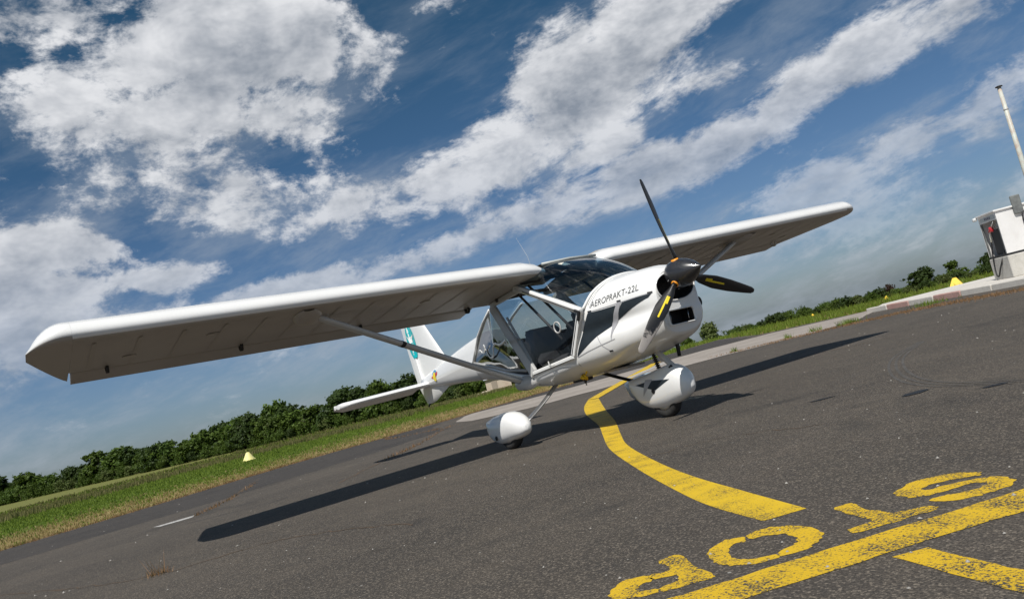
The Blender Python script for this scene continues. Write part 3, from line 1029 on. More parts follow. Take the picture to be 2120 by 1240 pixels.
# --- cabin roof between the wing roots
m = MB()
rr = []
for xx in np.linspace(0.03, .80, 12):
    af = airfoil(60)
    ups = [(a, b) for a, b in af[:61]]
    a = xx; b = float(np.interp(xx, [q[0] for q in reversed(ups)], [q[1] for q in reversed(ups)]))
    z0 = 1.690 + .035 * math.sin(math.pi * a) - a * .12
    rr.append([Vector((-.115 - xx * CH, yy, z0 + .012 * (1 - (yy / .36) ** 2))) for yy in np.linspace(-.36, .36, 9)])
m.loft(rr, False)
roof = m.build('roof_panel', material('roof_lining', (.16, .17, .18), .6), plane)
MB().tube([(-.155, -.34, 1.688), (-.150, 0, 1.70), (-.155, .34, 1.688)], .014, 8).build('roof_frame', material('roof_trim', (.42, .44, .42), .4), plane)

# --- windscreen
def wscurve(base):
    return crsample(np.array(base, float), 8)
Bc = wscurve([(.515, -.505, 1.115), (.572, -.392, 1.243), (.615, -.215, 1.325), (.632, 0, 1.350), (.615, .215, 1.325), (.572, .392, 1.243), (.515, .505, 1.115)])
Tc = wscurve([(-.42, -.555, 1.525), (-.28, -.47, 1.60), (-.165, -.335, 1.672), (-.150, 0, 1.692), (-.165, .335, 1.672), (-.28, .47, 1.60), (-.42, .555, 1.525)])
rows = []
for t in np.linspace(0, 1, 15):
    bul = math.sin(math.pi * t) * .035
    row = []
    for b, tp in zip(Bc, Tc):
        p = b * (1 - t) + tp * t
        out = np.array([.55, p[1] * .35, .8])
        edge = 1 - (abs(p[1]) / .58) ** 4
        row.append(Vector(p + out * bul * max(0, edge)))
    rows.append(row)
wind = MB().loft(rows, False).build('windscreen', GLASS, plane)
# white base strip of the windscreen and its seam
m = MB()
out1 = [Vector(p) + Vector((.006, 0, .006)) for p in Bc]
m.tube(out1, .013, 8)
m.build('windscreen_strip', WHITE, plane)
MB().tube([Vector(p) + Vector((.058, 0, -.006)) + Vector((0, p[1] * .02, 0)) for p in Bc[2:-2]], .0035, 6).build('cowl_seam', GREYP, plane)
# compass card / sticker behind the glass, white sun visor card
m = MB()
m.box((.015, -.20, 1.628), (.10, .075, .004), ((.90, .10, -.42), (-.1, .99, .05), (.42, 0, .9)))
m.build('registration_card', CREAMM, plane, False)

# --- doors: tube frame, perspex, hinge, handle
def sidept(x, z, s):
    """outer side of the cabin at (x,z)"""
    w = .552 - .03 * max(0, (z - .75) / .8) - .02 * max(0, x - .1)
    if x < -.45:
        w -= (-.45 - x) * .12
    return Vector((x, s * w, z))
for s in (-1, 1):
    outline = [(.505, 1.112), (.40, .935), (.285, .742), (.05, .723), (-.20, .70), (-.455, .672), (-.70, 1.0), (-.92, 1.25), (-1.10, 1.468), (-.75, 1.500), (-.42, 1.528), (0.0, 1.345)]
    pts = [sidept(x, z, s) for x, z in outline]
    cen = sum(pts, Vector()) / len(pts)
    ring0 = []
    for i in range(len(pts)):
        a, b = pts[i], pts[(i + 1) % len(pts)]
        for k in range(3):
            ring0.append(a.lerp(b, k / 3))
    rows = []
    for t in np.linspace(0, 1, 6):
        rows.append([p.lerp(cen, t * .999) + Vector((0, s * .02 * (1 - (1 - t) ** 2), 0)) for p in ring0])
    door = MB()
    # front post, sill rail, rear post, top rail (each a rectangular tube)
    def rail(m, a, b, w, d):
        a, b = Vector(a), Vector(b)
        dv = (b - a)
        n = Vector((0, s, 0))
        t_ = dv.normalized()
        u = n.cross(t_).normalized()
        n = t_.cross(u)
        m.box((a + b) / 2, (dv.length, d, w), (t_, n, u), min(w, d) * .22)
    rail(door, sidept(.53, 1.105, s), sidept(-.43, 1.535, s), .058, .045)
    dob = smooth_by_angle(door.build('door', WHITE, plane), 40)
    for nm, a_, b_, w_, d_, mt in (('door_post', sidept(.51, 1.12, s), sidept(.27, .735, s), .052, .04, WHITE), ('door_sill', sidept(.285, .728, s), sidept(-.45, .667, s), .040, .04, WHITE),
                               ('rear_post', sidept(-.44, .66, s), sidept(-1.11, 1.475, s), .12, .035, GREYP), ('root_rail', sidept(-.34, 1.508, s), sidept(-1.12, 1.478, s), .05, .035, GREYP)):
        m = MB()
        rail(m, a_, b_, w_, d_)
        m.build(nm, mt, dob, False)
    m = MB()
    rail(m, sidept(-.34, 1.49, s) + Vector((0, s * .004, 0)), sidept(-.46, 1.545, s) + Vector((0, s * .004, 0)), .064, .05)
    m.build('post_sleeve', GREYP, dob, False)
    MB().loft(rows, True).build('door_pane', DGLASS, dob)
    # seams
    for a_, b_, o_ in ((sidept(.49, 1.118, s), sidept(-.30, 1.473, s), .024), (sidept(.488, 1.09, s), sidept(.272, .742, s), .022), (sidept(.255, .71, s), sidept(-.42, .652, s), .022)):
        MB().tube([a_ + Vector((0, s * o_, 0)), b_ + Vector((0, s * o_, 0))], .004, 6).build('door_seal', BLACK, dob)
    MB().box(sidept(.50, 1.115, s) + Vector((0, s * .03, 0)), (.07, .02, .022), ((-.9, 0, .42), (0, 1, 0), (.42, 0, .9))).build('hinge', BLACK, dob, False)
    MB().box(sidept(.508, 1.07, s) + Vector((0, s * .03, 0)), (.024, .02, .085), ((.87, 0, -.5), (0, 1, 0), (.5, 0, .87))).build('hinge', BLACK, dob, False)
    m = MB()
    hx = sidept(-.08, .70, s) + Vector((0, s * .035, 0))
    m.tube([hx + Vector((.06, 0, .0)), hx + Vector((0, s * .012, .0)), hx + Vector((-.02, 0, .045))], .007, 6)
    m.build('door_handle', GREYP, dob)
    # small round vent in the pane
    vc = sidept(.16, 1.03, s) + Vector((0, s * .028, 0))
    m = MB()
    ang = [2 * math.pi * k / 20 for k in range(20)]
    m.loft([[vc + Vector((r * math.cos(a), s * o, r * math.sin(a))) for a in ang] for r, o in ((.045, 0), (.058, 0), (.058, .008), (.045, .008), (.045, 0))], True)
    m.build('window_vent', GREYP, dob)
    # rear quarter window
    q = [sidept(-.60, .715, s), sidept(-.86, 1.02, s) , sidept(-1.17, 1.462, s), Vector((-1.56, s * .225, 1.475)), Vector((-1.985, s * .185, 1.245)), Vector((-2.185, s * .226, .955)), Vector((-1.62, s * .335, .862)), Vector((-1.1, s * .45, .765))]
    cen = sum(q, Vector()) / len(q) + Vector((0, s * .015, 0))
    rg = []
    for i in range(len(q)):
        for k in range(4):
            rg.append(q[i].lerp(q[(i + 1) % len(q)], k / 4))
    rows = [[p.lerp(cen, t * .999) + Vector((0, s * .008 * math.sin(t * 2.6), 0)) for p in rg] for t in np.linspace(0, 1, 6)]
    qw = MB().loft(rows, True).build('rear_window', RGLASS if s > 0 else RDARK, plane)
    m = MB()
    m.tube([Vector((-1.54, s * .22, 1.48)), Vector((-1.78, s * .20, 1.37)), Vector((-1.99, s * .188, 1.245)), Vector((-2.10, s * .205, 1.10)), Vector((-2.19, s * .228, .95))], .026, 8, .5)
    m.build('window_frame', WHITE, qw)
    m = MB()
    m.tube([q[0], q[7], q[6], q[5]], .016, 8)
    m.build('window_sill', GREYP, qw)
# rear glass between the two quarter windows
m = MB()
rows = []
for t in np.linspace(0, 1, 5):
    a, b = Vector((-1.50, -.22, 1.52)).lerp(Vector((-1.985, -.185, 1.275)), t), Vector((-1.50, .22, 1.52)).lerp(Vector((-1.985, .185, 1.275)), t)
    rows.append([a.lerp(b, k / 6) + Vector((0, 0, .025 * math.sin(math.pi * k / 6))) for k in range(7)])
m.loft(rows, False)
m.build('tail_window', GLASS, plane)
# white wavy line on the starboard quarter window
SQUIG = [(982, 757), (991, 748), (993, 726), (1003, 738), (1008, 752), (1001, 742), (1004, 722), (1001, 715), (1007, 728), (1016, 741), (1022, 736), (1021, 722), (1024, 712), (1034, 714), (1042, 709), (1046, 705), (1050, 713)]
spts = []
qp, qn = Vector((-1.1, -.45, .765)), None
P1, P2, P3 = Vector((-.60, -.534, .715)), Vector((-1.985, -.185, 1.245)), Vector((-1.17, -.45, 1.462))
qn = (P2 - P1).cross(P3 - P1).normalized()
if qn.y > 0:
    qn = -qn
for q in SQUIG:
    d = px_dir(*q)
    t = (P1 + qn * .075 - CP).dot(qn) / d.dot(qn)
    spts.append(CP + d * t)
spts = [Vector(p) for p in crsample(np.array(spts), 4)]
MB().tube(spts, .015, 6, .3, up=tuple(qn)).build('window_squiggle', WHITE, plane)

# --- cabin interior
MB().box((.34, 0, .93), (.03, .96, .38), ((1, 0, .25), (0, 1, 0), (-.25, 0, 1)), .01).build('instrument_panel', INTER, plane, False)
rows = []
for t in np.linspace(0, 1, 6):
    rows.append([Vector((.60 - .30 * t, yy, (1.335 - .55 * yy ** 2 * 1.5) - .06 * t - .03)) for yy in np.linspace(-.40, .40, 13)])
MB().loft(rows, False).build('glare_shield', HOOD, plane)
for k, (yy, zz) in enumerate(((-.28, 1.0), (-.15, 1.02), (.0, 1.0), (.15, 1.02), (.28, 1.0))):
    MB().lathe([(.0, .045), (.012, .045), (.013, .036)], (.318 - (zz - .93) * .25 * 1, yy, zz), (-1, 0, -.25), 18).build('instrument_dial', material('dial_%d' % k, (.05, .05, .05), .3) if k == 0 else MATS['dial_0'], plane)
for s in (-1, 1):
    st = MB()
    st.box((-.22, s * .26, .70), (.46, .42, .10), ((1, 0, .14), (0, 1, 0), (-.14, 0, 1)), .03)
    seat = st.build('seat', SEATM, plane)
    bk = MB()
    bk.box((-.50, s * .26, .91), (.09, .42, .40), ((.93, 0, .36), (0, 1, 0), (-.36, 0, .93)), .035)
    bk.build('backrest', SEATM, seat)
MB().box((-.05, 0, .80), (.10, .10, .16), None, .02).build('throttle_box', METAL, plane, False)
m = MB()
m.tube([(.02, -.06, .58), (-.02, -.05, .80), (-.10, -.05, .98)], .012, 8)
m.tube([(-.10, -.12, 1.0), (-.10, -.05, .985), (-.10, .02, 1.0)], .014, 8)
m.build('control_stick', METAL, plane)
# overhead cabin tubes
for s in (-1, 1):
    MB().tube([(-.30, s * .46, 1.52), (.28, s * .49, .98)], .013, 8).build('cabin_tube', BLACK, plane)
    MB().tube([(-.58, s * .43, 1.50), (.05, s * .47, .92)], .013, 8).build('cabin_tube', BLACK, plane)
    MB().tube([(-.9, s * .42, 1.30), (-.6, s * .45, .80)], .014, 8).build('cabin_tube', GREYP, plane)
MB().tube([(-.33, -.52, 1.56), (-.33, 0, 1.575), (-.33, .52, 1.56)], .02, 8).build('spar_tube', BLACK, plane)
MB().tube([(-.9, -.50, 1.50), (-.9, 0, 1.52), (-.9, .50, 1.50)], .02, 8).build('spar_tube', BLACK, plane)
MB().box((-.92, 0, .80), (.40, .80, .36), ((.9, 0, .43), (0, 1, 0), (-.43, 0, .9))).build('baggage_bulkhead', INTER, plane, False)

# --- tail
def sym_foil(n, thick):
    up, lo = [], []
    for k in range(n + 1):
        x = .5 * (1 - math.cos(math.pi * k / n))
        t = 5 * thick * (.2969 * math.sqrt(x) - .126 * x - .3516 * x * x + .2843 * x ** 3 - .1036 * x ** 4)
        up.append((x, t))
        lo.append((x, -t))
    return list(reversed(up)) + lo[1:]
def fin_ring(z, xl, xt, th, cut0=0.0, cut1=1.0):
    ch = xl - xt
    return [Vector((xl - a * ch, b * ch * th, z)) for a, b in sym_foil(12, 1.0)]
FINZ = [.90, 1.06, 1.25, 1.5, 1.75, 1.93, 2.0]
def fin_le(z): return -3.17 - (z - 1.0) * .80
def hinge_x(z): return -4.10 - (z - .88) * .16
def rud_te(z): return -4.37 - (z - 1.09) * .16
m = MB()
m.loft([fin_ring(z, fin_le(z), hinge_x(z), .085 if z < 1.95 else .05) for z in FINZ], True, True, True)
fin = smooth_by_angle(m.build('fin', WHITE, plane), 45)
m = MB()
rr = []
for z in [.60, .75, .90, 1.2, 1.5, 1.8, 1.96, 2.0]:
    xh, xt = hinge_x(z) - .012, rud_te(z)
    if z < .9:
        xt = -4.34 + (.9 - z) * .55
    w = .028 if z < 1.97 else .012
    rr.append([Vector((xh, -w, z)), Vector((xh + .008, 0, z)), Vector((xh, w, z)), Vector(((xh + xt) / 2, w * .62, z)), Vector((xt, .003, z)), Vector((xt, -.003, z)), Vector(((xh + xt) / 2, -w * .62, z))])
m.loft(rr, True, True, True)
rud = m.build('rudder', WHITE, plane, False)
# ventral fin
m = MB()
vf = [(.60, -3.98, -4.14, .012), (.62, -3.86, -4.14, .022), (.70, -3.62, -4.13, .03), (.80, -3.30, -4.12, .04), (.86, -3.2, -4.12, .04)]
m.loft([[Vector((a, 0, z)), Vector((a - (a - b) * .3, w, z)), Vector((b, w * .8, z)), Vector((b, -w * .8, z)), Vector((a - (a - b) * .3, -w, z))] for z, a, b, w in vf], True, True, True)
smooth_by_angle(m.build('ventral_fin', WHITE, plane), 30)
MB().tube([(-4.10, 0, .60), (-4.16, 0, .565)], .012, 8).build('tail_skid', BLACK, plane)
# tailplane and elevator
for s in (-1, 1):
    m = MB()
    rr = []
    for y, xl, xt in ((.05, -3.84, -4.16), (.3, -3.82, -4.16), (.9, -3.79, -4.16), (1.24, -3.77, -4.16), (1.30, -3.82, -4.16), (1.335, -3.95, -4.16)):
        th = .10 if y < 1.29 else .06
        ch = (xl - xt) * 1.9
        rr.append([Vector((xl - a * (xl - xt), s * y, .868 - .012 * y + b * .78 * (1 if y < 1.32 else .8))) for a, b in sym_foil(10, .10)])
    m.loft(rr, True, True, True)
    stab = smooth_by_angle(m.build('tailplane', WHITE, plane), 45)
    m = MB()
    rr = []
    for y, xt in ((.09, -4.44), (.5, -4.44), (1.15, -4.42), (1.31, -4.30), (1.335, -4.20)):
        xh = -4.168
        z = .868 - .012 * y
        w = .028 if y < 1.3 else .015
        w = .026
        dr = math.radians(17)
        L_ = xh - xt
        def ep(u, v):
            return Vector((xh - u * math.cos(dr) + v * math.sin(dr) * -1, s * y, z - u * math.sin(dr) + v))
        rr.append([ep(0, w), ep(L_ * .5, w * .6), ep(L_, .003), ep(L_, -.003), ep(L_ * .5, -w * .6), ep(0, -w)])
    m.loft(rr, True, True, True)
    m.build('elevator', WHITE, plane, False)
# --- propeller
HUB = Vector((1.31, 0, 1.193))
prop = empty('propeller', HUB)
prop.parent = plane
sp = MB()
prof = [(-.085, .108), (-.06, .120), (-.01, .124), (.05, .119), (.105, .103), (.155, .078), (.195, .050), (.225, .026), (.245, .012), (.256, .001)]
sp.lathe(prof, (0, 0, 0), (1, 0, .028), 40)
sp.build('spinner', CARBON, prop)
for k in range(6):
    a = k * math.pi / 3 + .35
    MB().lathe([(0, .006), (.004, .005), (.005, .001)], (-.045, .1235 * math.cos(a), .1235 * math.sin(a)), (0, math.cos(a), math.sin(a)), 8).build('spinner_screw', METAL, prop)
R = .868
for k in range(3):
    th = -.193 + k * 2 * math.pi / 3
    rad = Vector((0, math.sin(th), math.cos(th)))
    tanv = Vector((0, -math.cos(th), math.sin(th)))      # direction of rotation (clockwise seen from the cockpit)
    ax = Vector((1, 0, 0))
    m = MB()
    rr, wear = [], []
    NS = 26
    for i in range(NS):
        t = i / (NS - 1)
        r = .125 + (R - .125) * t
        ch = np.interp(t, [0, .06, .16, .35, .6, .85, .96, 1.0], [.045, .05, .092, .122, .108, .076, .058, .030])
        tk = np.interp(t, [0, .06, .16, .4, 1.0], [.042, .036, .024, .015, .006])
        be = math.radians(np.interp(t, [0, .15, .4, .7, 1.0], [56, 48, 34, 24, 19]))
        cd = tanv * math.cos(be) + ax * math.sin(be)
        nd = ax * math.cos(be) - tanv * math.sin(be)
        c = rad * r
        ring = []
        for j in range(16):
            a = 2 * math.pi * j / 16
            u, v = math.cos(a), math.sin(a)
            ring.append(c + cd * (ch * .5 * u - ch * .06) + nd * (tk * .5 * v * (1 - .35 * max(0, -u)) + tk * .3 * (1 - u * u)))
            w = max(0, (t - .42) / .5) if k == 2 else max(0, (t - 1.6))
            w += .75 * max(0, u) ** 3 * (.85 if k == 2 else .25)
            wear.append(min(1, w))
        rr.append(ring)
    m.loft(rr, True, True, True)
    b = m.build('propeller_blade', BLADE, prop)
    at = b.data.attributes.new('wear', 'FLOAT', 'POINT')
    at.data.foreach_set('value', wear)
    # orange boot at the root
    MB().lathe([(.112, .034), (.130, .032), (.132, .026)], (0, 0, 0), rad, 20, False).build('blade_boot', ORANGE, b)
    # yellow maker's stripe on the forward face
    def on_blade(t, u):
        r = .125 + (R - .125) * t
        ch = np.interp(t, [0, .06, .16, .35, .6, .85, .96, 1.0], [.045, .05, .092, .122, .108, .076, .058, .030])
        tk = np.interp(t, [0, .06, .16, .4, 1.0], [.042, .036, .024, .015, .006])
        be = math.radians(np.interp(t, [0, .15, .4, .7, 1.0], [56, 48, 34, 24, 19]))
        cd = tanv * math.cos(be) + ax * math.sin(be)
        nd = ax * math.cos(be) - tanv * math.sin(be)
        v = math.sqrt(max(0, 1 - u * u))
        return rad * r + cd * (ch * .5 * u - ch * .06) + nd * (tk * .5 * v * (1 - .35 * max(0, -u)) + tk * .3 * (1 - u * u) + .0015)
    m = MB()
    for (t0, t1, u0, u1) in ((.20, .50, -.06, .20), (.20, .30, .22, .48)):
        rows = [[on_blade(t, u) for u in np.linspace(u0, u1, 4)] for t in np.linspace(t0, t1, 12)]
        m.loft(rows, False)
    m.build('blade_stripe', YTAPE, b)

# --- landing gear
def fairing(name, cx, cy, st, mat, parent):
    """st: x, zbot, ztop, halfwidth"""
    a = crsample(np.array(st, float), 5)
    rr = []
    for x, zb, zt, w in a:
        zc, h, w = (zb + zt) / 2, max(.004, (zt - zb) / 2), max(.003, w)
        ring = []
        for k in range(24):
            t = 2 * math.pi * k / 24
            c_, s_ = math.cos(t), math.sin(t)
            e = .82
            yy = w * math.copysign(abs(c_) ** e, c_)
            zz = h * math.copysign(abs(s_) ** e, s_)
            if s_ < 0:
                zz *= .96
            ring.append(Vector((cx + x, cy + yy, zc + zz)))
        rr.append(ring)
    m = MB()
    m.loft(rr, True, True, True)
    return m.build(name, mat, parent)
def wheel(parent, c, r, w):
    c = Vector(c)
    m = MB()
    prof = [(-w * .42, r * .60), (-w * .5, r * .72), (-w * .48, r * .88), (-w * .30, r * .985), (0, r), (w * .30, r * .985), (w * .48, r * .88), (w * .5, r * .72), (w * .42, r * .60)]
    rim = MB()
    rim.lathe([(-w * .40, .02), (-w * .38, r * .45), (-w * .44, r * .60), (-w * .25, r * .58), (w * .25, r * .58), (w * .44, r * .60), (w * .38, r * .45), (w * .40, .02)], c, (0, 1, 0), 28)
    wo = rim.build('wheel', RIM, parent)
    m.lathe(prof, c, (0, 1, 0), 40, False)
    m.build('tyre', RUBBER, wo)
    return wo
# nose gear
nose = empty('nose_landing_gear', (.78, 0, 0))
nose.parent = plane
def rel(o, p):
    return p
NX = .72
nf = fairing('wheel_fairing', NX - nose.location.x, 0, [(-.455, .355, .375, .006), (-.40, .245, .385, .045), (-.30, .138, .396, .080), (-.14, .080, .416, .098), (.04, .082, .446, .108), (.17, .105, .460, .108), (.27, .135, .436, .098), (.345, .175, .380, .072), (.385, .225, .315, .03), (.392, .255, .28, .004)], WHITE, nose)
wheel(nose, (.72 - nose.location.x, 0, .165), .168, .105)
ox = nose.location.x
m = MB()
m.tube([(.70 - ox, 0, .66), (.80 - ox, 0, .555), (.93 - ox, 0, .43), (.95 - ox, 0, .38)], .027, 12)
m.build('gear_leg', GREYP, nose)
m = MB()
for k in range(9):
    t = k / 8
    z = .60 - .15 * t
    x = .725 + .03 * t - ox
    m.lathe([(-.007, .014), (0, .026), (.007, .014)], (x, -.02, z), (.2, 0, -1), 12)
m.tube([(.72 - ox, -.02, .63), (.757 - ox, -.02, .42)], .012, 8)
m.build('shock_spring', BLACK, nose)
MB().tube([(.95 - ox, -.03, .44), (.93 - ox, -.05, .42)], .022, 8).build('leg_clamp', BLACK, nose)
MB().lathe([(0, .026), (.004, .022), (.005, .001)], (.70 - ox, -.105, .258), (0, -1, .1), 14).build('axle_hole', BLACK, nf)
# main gear
for s in (-1, 1):
    yw = -.84 if s < 0 else 1.05
    g = empty('main_landing_gear', (-.66, yw, 0))
    g.parent = plane
    mf = fairing('wheel_fairing', 0, 0, [(-.44, .272, .292, .006), (-.40, .205, .305, .045), (-.31, .10, .325, .085), (-.17, .052, .352, .108), (.0, .06, .365, .115), (.14, .085, .352, .110), (.25, .11, .300, .088), (.315, .15, .235, .045), (.33, .18, .20, .005)], WHITE, g)
    wheel(g, (-.02, 0, .165), .167, .11)
    MB().lathe([(0, .024), (.004, .02), (.005, .001)], (-.13, s * .112, .135), (0, s, 0), 14).build('axle_hole', BLACK, mf)
    m = MB()
    a, b = Vector((.16, -yw + s * .30, .50)), Vector((.17, -s * .06, .215))
    rr = []
    dv = (b - a).normalized()
    cv = Vector((1, 0, 0))
    nv = dv.cross(cv)
    for t in np.linspace(0, 1, 8):
        c = a.lerp(b, t) + nv * .012 * math.sin(math.pi * t) * s
        rr.append([c + cv * .045 * math.cos(q) + nv * .014 * math.sin(q) for q in [2 * math.pi * k / 14 for k in range(14)]])
    m.loft(rr, True, True, True)
    m.build('gear_leg', BLACK if s > 0 else METAL, g)  # port leg coloured black for the shade it hangs in

# yellow warning ribbon tied round the belly drain
m = MB()
for k in range(7):
    a = k * .9
    m.tube([(.07 + .018 * math.cos(a), -.33 + .02 * math.sin(a), .562 + .006 * k - .02), (.07 + .03 * math.cos(a + .6), -.34 + .03 * math.sin(a + .6), .548 + .006 * k - .02), (.075 + .02 * math.cos(a + 1.3), -.33 + .02 * math.sin(a + 1.3), .555 - .005 * k)], .009, 6)
m.tube([(.08, -.33, .56), (.12, -.34, .585), (.15, -.345, .60)], .007, 6)
rb = m.build('yellow_ribbon', YELLOW, plane)
rb.location = (.085, -.075, -.03)
MB().tube([(.075, -.335, .55), (.065, -.335, .505), (.07, -.335, .475)], [.016, .014, .009], 8).build('drain_pipe', BLACK, plane).location = (.085, -.07, -.03)
# whip aerial
MB().tube([(-.84, 0, 1.72), (-.86, 0, 1.90), (-.99, 0, 2.15)], [.003, .0016, .0008], 6).build('whip_aerial', GREYP, plane)

# ------------------------------------------------------------------ decals and lettering laid on the skin
def bvh_of(*obs):
    vs, fs = [], []
    for o in obs:
        off = len(vs)
        vs += [v.co.copy() for v in o.data.vertices]
        fs += [tuple(i + off for i in p.vertices) for p in o.data.polygons]
    return BVHTree.FromPolygons(vs, fs)

def drape(name, verts2, faces, to3d, bvh, dirv, mat, parent, off=.0025, cut=.03):
    """flat print (u,v) -> 3-D start points, dropped onto the skin along dirv"""
    bm = bmesh.new()
    vv = [bm.verts.new((u, v, 0)) for u, v in verts2]
    for f in faces:
        try:
            bm.faces.new([vv[i] for i in f])
        except ValueError:
            pass
    bmesh.ops.triangulate(bm, faces=bm.faces[:])
    for it in range(6):
        es = [e for e in bm.edges if (to3d(*e.verts[0].co[:2]) - to3d(*e.verts[1].co[:2])).length > cut]
        if not es:
            break
        bmesh.ops.subdivide_edges(bm, edges=es, cuts=1)
        bmesh.ops.triangulate(bm, faces=bm.faces[:])
    dirv = Vector(dirv).normalized()
    for v in bm.verts:
        p = to3d(v.co.x, v.co.y)
        hit, nrm, idx, dist = bvh.ray_cast(p - dirv * 2.0, dirv, 4.0)
        if hit is None:
            hit, nrm, idx, dist = bvh.find_nearest(p)
        if nrm.dot(dirv) > 0:
            nrm = -nrm
        v.co = hit + nrm * off
    return from_bm(name, bm, mat, parent, True)

def text_mesh(txt, shear=0.0):
    cu = bpy.data.curves.new('lettering', 'FONT')
    cu.body = txt
    cu.size = 1.0
    cu.resolution_u = 3
    cu.shear = shear
    cu.space_character = 1.02
    ob = bpy.data.objects.new('lettering', cu)
    COL.objects.link(ob)
    dg = bpy.context.evaluated_depsgraph_get()
    me = ob.evaluated_get(dg).to_mesh()
    vs = [(v.co.x, v.co.y) for v in me.vertices]
    fs = [tuple(p.vertices) for p in me.polygons]
    ob.evaluated_get(dg).to_mesh_clear()
    bpy.data.objects.remove(ob)
    return vs, fs

cowl_bvh = bvh_of(cowl)
def cam_hit(px, py, bvh):
    d = px_dir(px, py)
    hit = bvh.ray_cast(CP, d, 30)[0]
    return hit
# text on the starboard side of the cowling, baseline fixed by two points on the skin
def place_text(txt, A, Bp, bvh, dirv, mat, parent, name, upv, shear=.12, hs=1.0):
    vs, fs = text_mesh(txt, shear)
    w = max(v[0] for v in vs)
    A, Bp = Vector(A), Vector(Bp)
    e = (Bp - A) / w
    u = Vector(upv).normalized() * e.length * hs
    return drape(name, vs, fs, lambda a, b: A + e * a + u * b, bvh, dirv, mat, parent, .003, .02)
place_text('AEROPRAKT-22L', (.588, -.47, 1.112), (1.085, -.31, 1.142), cowl_bvh, (0, 1, -.18), TEXTM, plane, 'lettering', (-.02, .3, 1), .10, 1.18)
def poly_decal(name, pts, y0, bvh, mat, parent, off=.002, dirv=(0, 1, -.1)):
    return drape(name, pts, [tuple(range(len(pts)))], lambda a, b: Vector((a, y0, b)), bvh, dirv, mat, parent, off, .05)
STR = -.52
poly_decal('side_flash', [(.552, 1.078), (.70, 1.078), (.855, 1.083), (.82, 1.01), (.744, .918), (.579, .857), (.44, .785), (.305, .715), (.40, .86)], STR, cowl_bvh, DARKDECAL, plane)
poly_decal('side_flash', [(.919, 1.092), (1.05, 1.106), (1.174, 1.112), (1.146, 1.082), (.98, 1.02), (.794, .943), (.85, 1.01)], STR, cowl_bvh, DARKDECAL, plane)
poly_decal('side_spike', [(.873, 1.104), (.916, 1.102), (.84, .985), (.775, .88), (.735, .79), (.752, .935)], STR, cowl_bvh, GREYDECAL, plane, .0035)

def seam(pts, w=.0035):
    P = [Vector((a, b)) for a, b in pts]
    for a, b in zip(P[:-1], P[1:]):
        d_ = (b - a).normalized()
        n_ = Vector((-d_.y, d_.x)) * w
        poly_decal('panel_seam', [tuple(a + n_), tuple(b + n_), tuple(b - n_), tuple(a - n_)], STR, cowl_bvh, GREYDECAL, plane, .0022)
seam([(.31, .712), (.45, .745), (.60, .772), (.78, .80)])
seam([(.585, .855), (.62, .765), (.69, .70)])
seam([(1.17, 1.112), (1.178, 1.118)])
seam([(.555, 1.085), (.60, 1.086), (.80, 1.092), (.90, 1.098), (1.17, 1.118)])
for lx, lz in ((.575, 1.088), (.895, 1.112), (1.165, 1.122), (.69, .705), (1.02, .72)):
    poly_decal('cowl_latch', [(lx - .02, lz - .006), (lx + .02, lz - .006), (lx + .02, lz + .008), (lx - .02, lz + .008)], STR, cowl_bvh, BLACK, plane, .004)

fin_bvh = bvh_of(fin, rud)
# teal oval with a white bird on the rudder and fin
el = [(-4.20 + .125 * math.cos(a) - .02 * math.sin(a) * 0 - .10 * (.24 * math.sin(a)), 1.505 + .245 * math.sin(a)) for a in [2 * math.pi * k / 32 for k in range(32)]]
drape('fin_emblem', el, [tuple(range(32))], lambda a, b: Vector((a, -.2, b)), fin_bvh, (0, 1, 0), TEAL, plane, .004, .05)
bird = [(-4.315, 1.63), (-4.235, 1.575), (-4.19, 1.585), (-4.10, 1.605), (-4.165, 1.545), (-4.165, 1.49), (-4.135, 1.36), (-4.20, 1.46), (-4.235, 1.53)]
drape('fin_bird', bird, [tuple(range(len(bird)))], lambda a, b: Vector((a, -.2, b)), fin_bvh, (0, 1, 0), WHITE, plane, .007, .05)
fus_bvh = bvh_of(fus, fin)
# small red, yellow and blue badge on the tail
for nm, mat_, pts, of in (('tail_badge', BLUEM, [(-3.55 + .075 * math.cos(a), .985 + .042 * math.sin(a)) for a in [2 * math.pi * k / 14 for k in range(14)]], .003),
                          ('tail_badge', REDM, [(-3.67, .935), (-3.61, .955), (-3.54, .965), (-3.43, 1.0), (-3.44, .96), (-3.50, .93), (-3.60, .915)], .005),
                          ('tail_badge', YTAPE, [(-3.585, .90), (-3.53, .872), (-3.49, .89), (-3.50, .95), (-3.52, .995), (-3.57, .995), (-3.60, .94)], .007)):
    drape(nm, pts, [tuple(range(len(pts)))], lambda a, b: Vector((a, -.3, b)), fus_bvh, (0, 1, 0), mat_, plane, of, .05)
# dark flash on the nose fairing
nf_bvh = bvh_of(nf)
drape('fairing_flash', [(-.34, .332), (-.1, .352), (.165, .338), (-.046, .262)], [(0, 1, 2, 3)], lambda a, b: Vector((a, -.2, b)), nf_bvh, (0, 1, 0), DARKDECAL, nf, .002, .03)
drape('fairing_spike', [(-.175, .366), (-.06, .360), (-.24, .22)], [(0, 1, 2)], lambda a, b: Vector((a, -.2, b)), nf_bvh, (0, 1, 0), GREYDECAL, nf, .0035, .03)

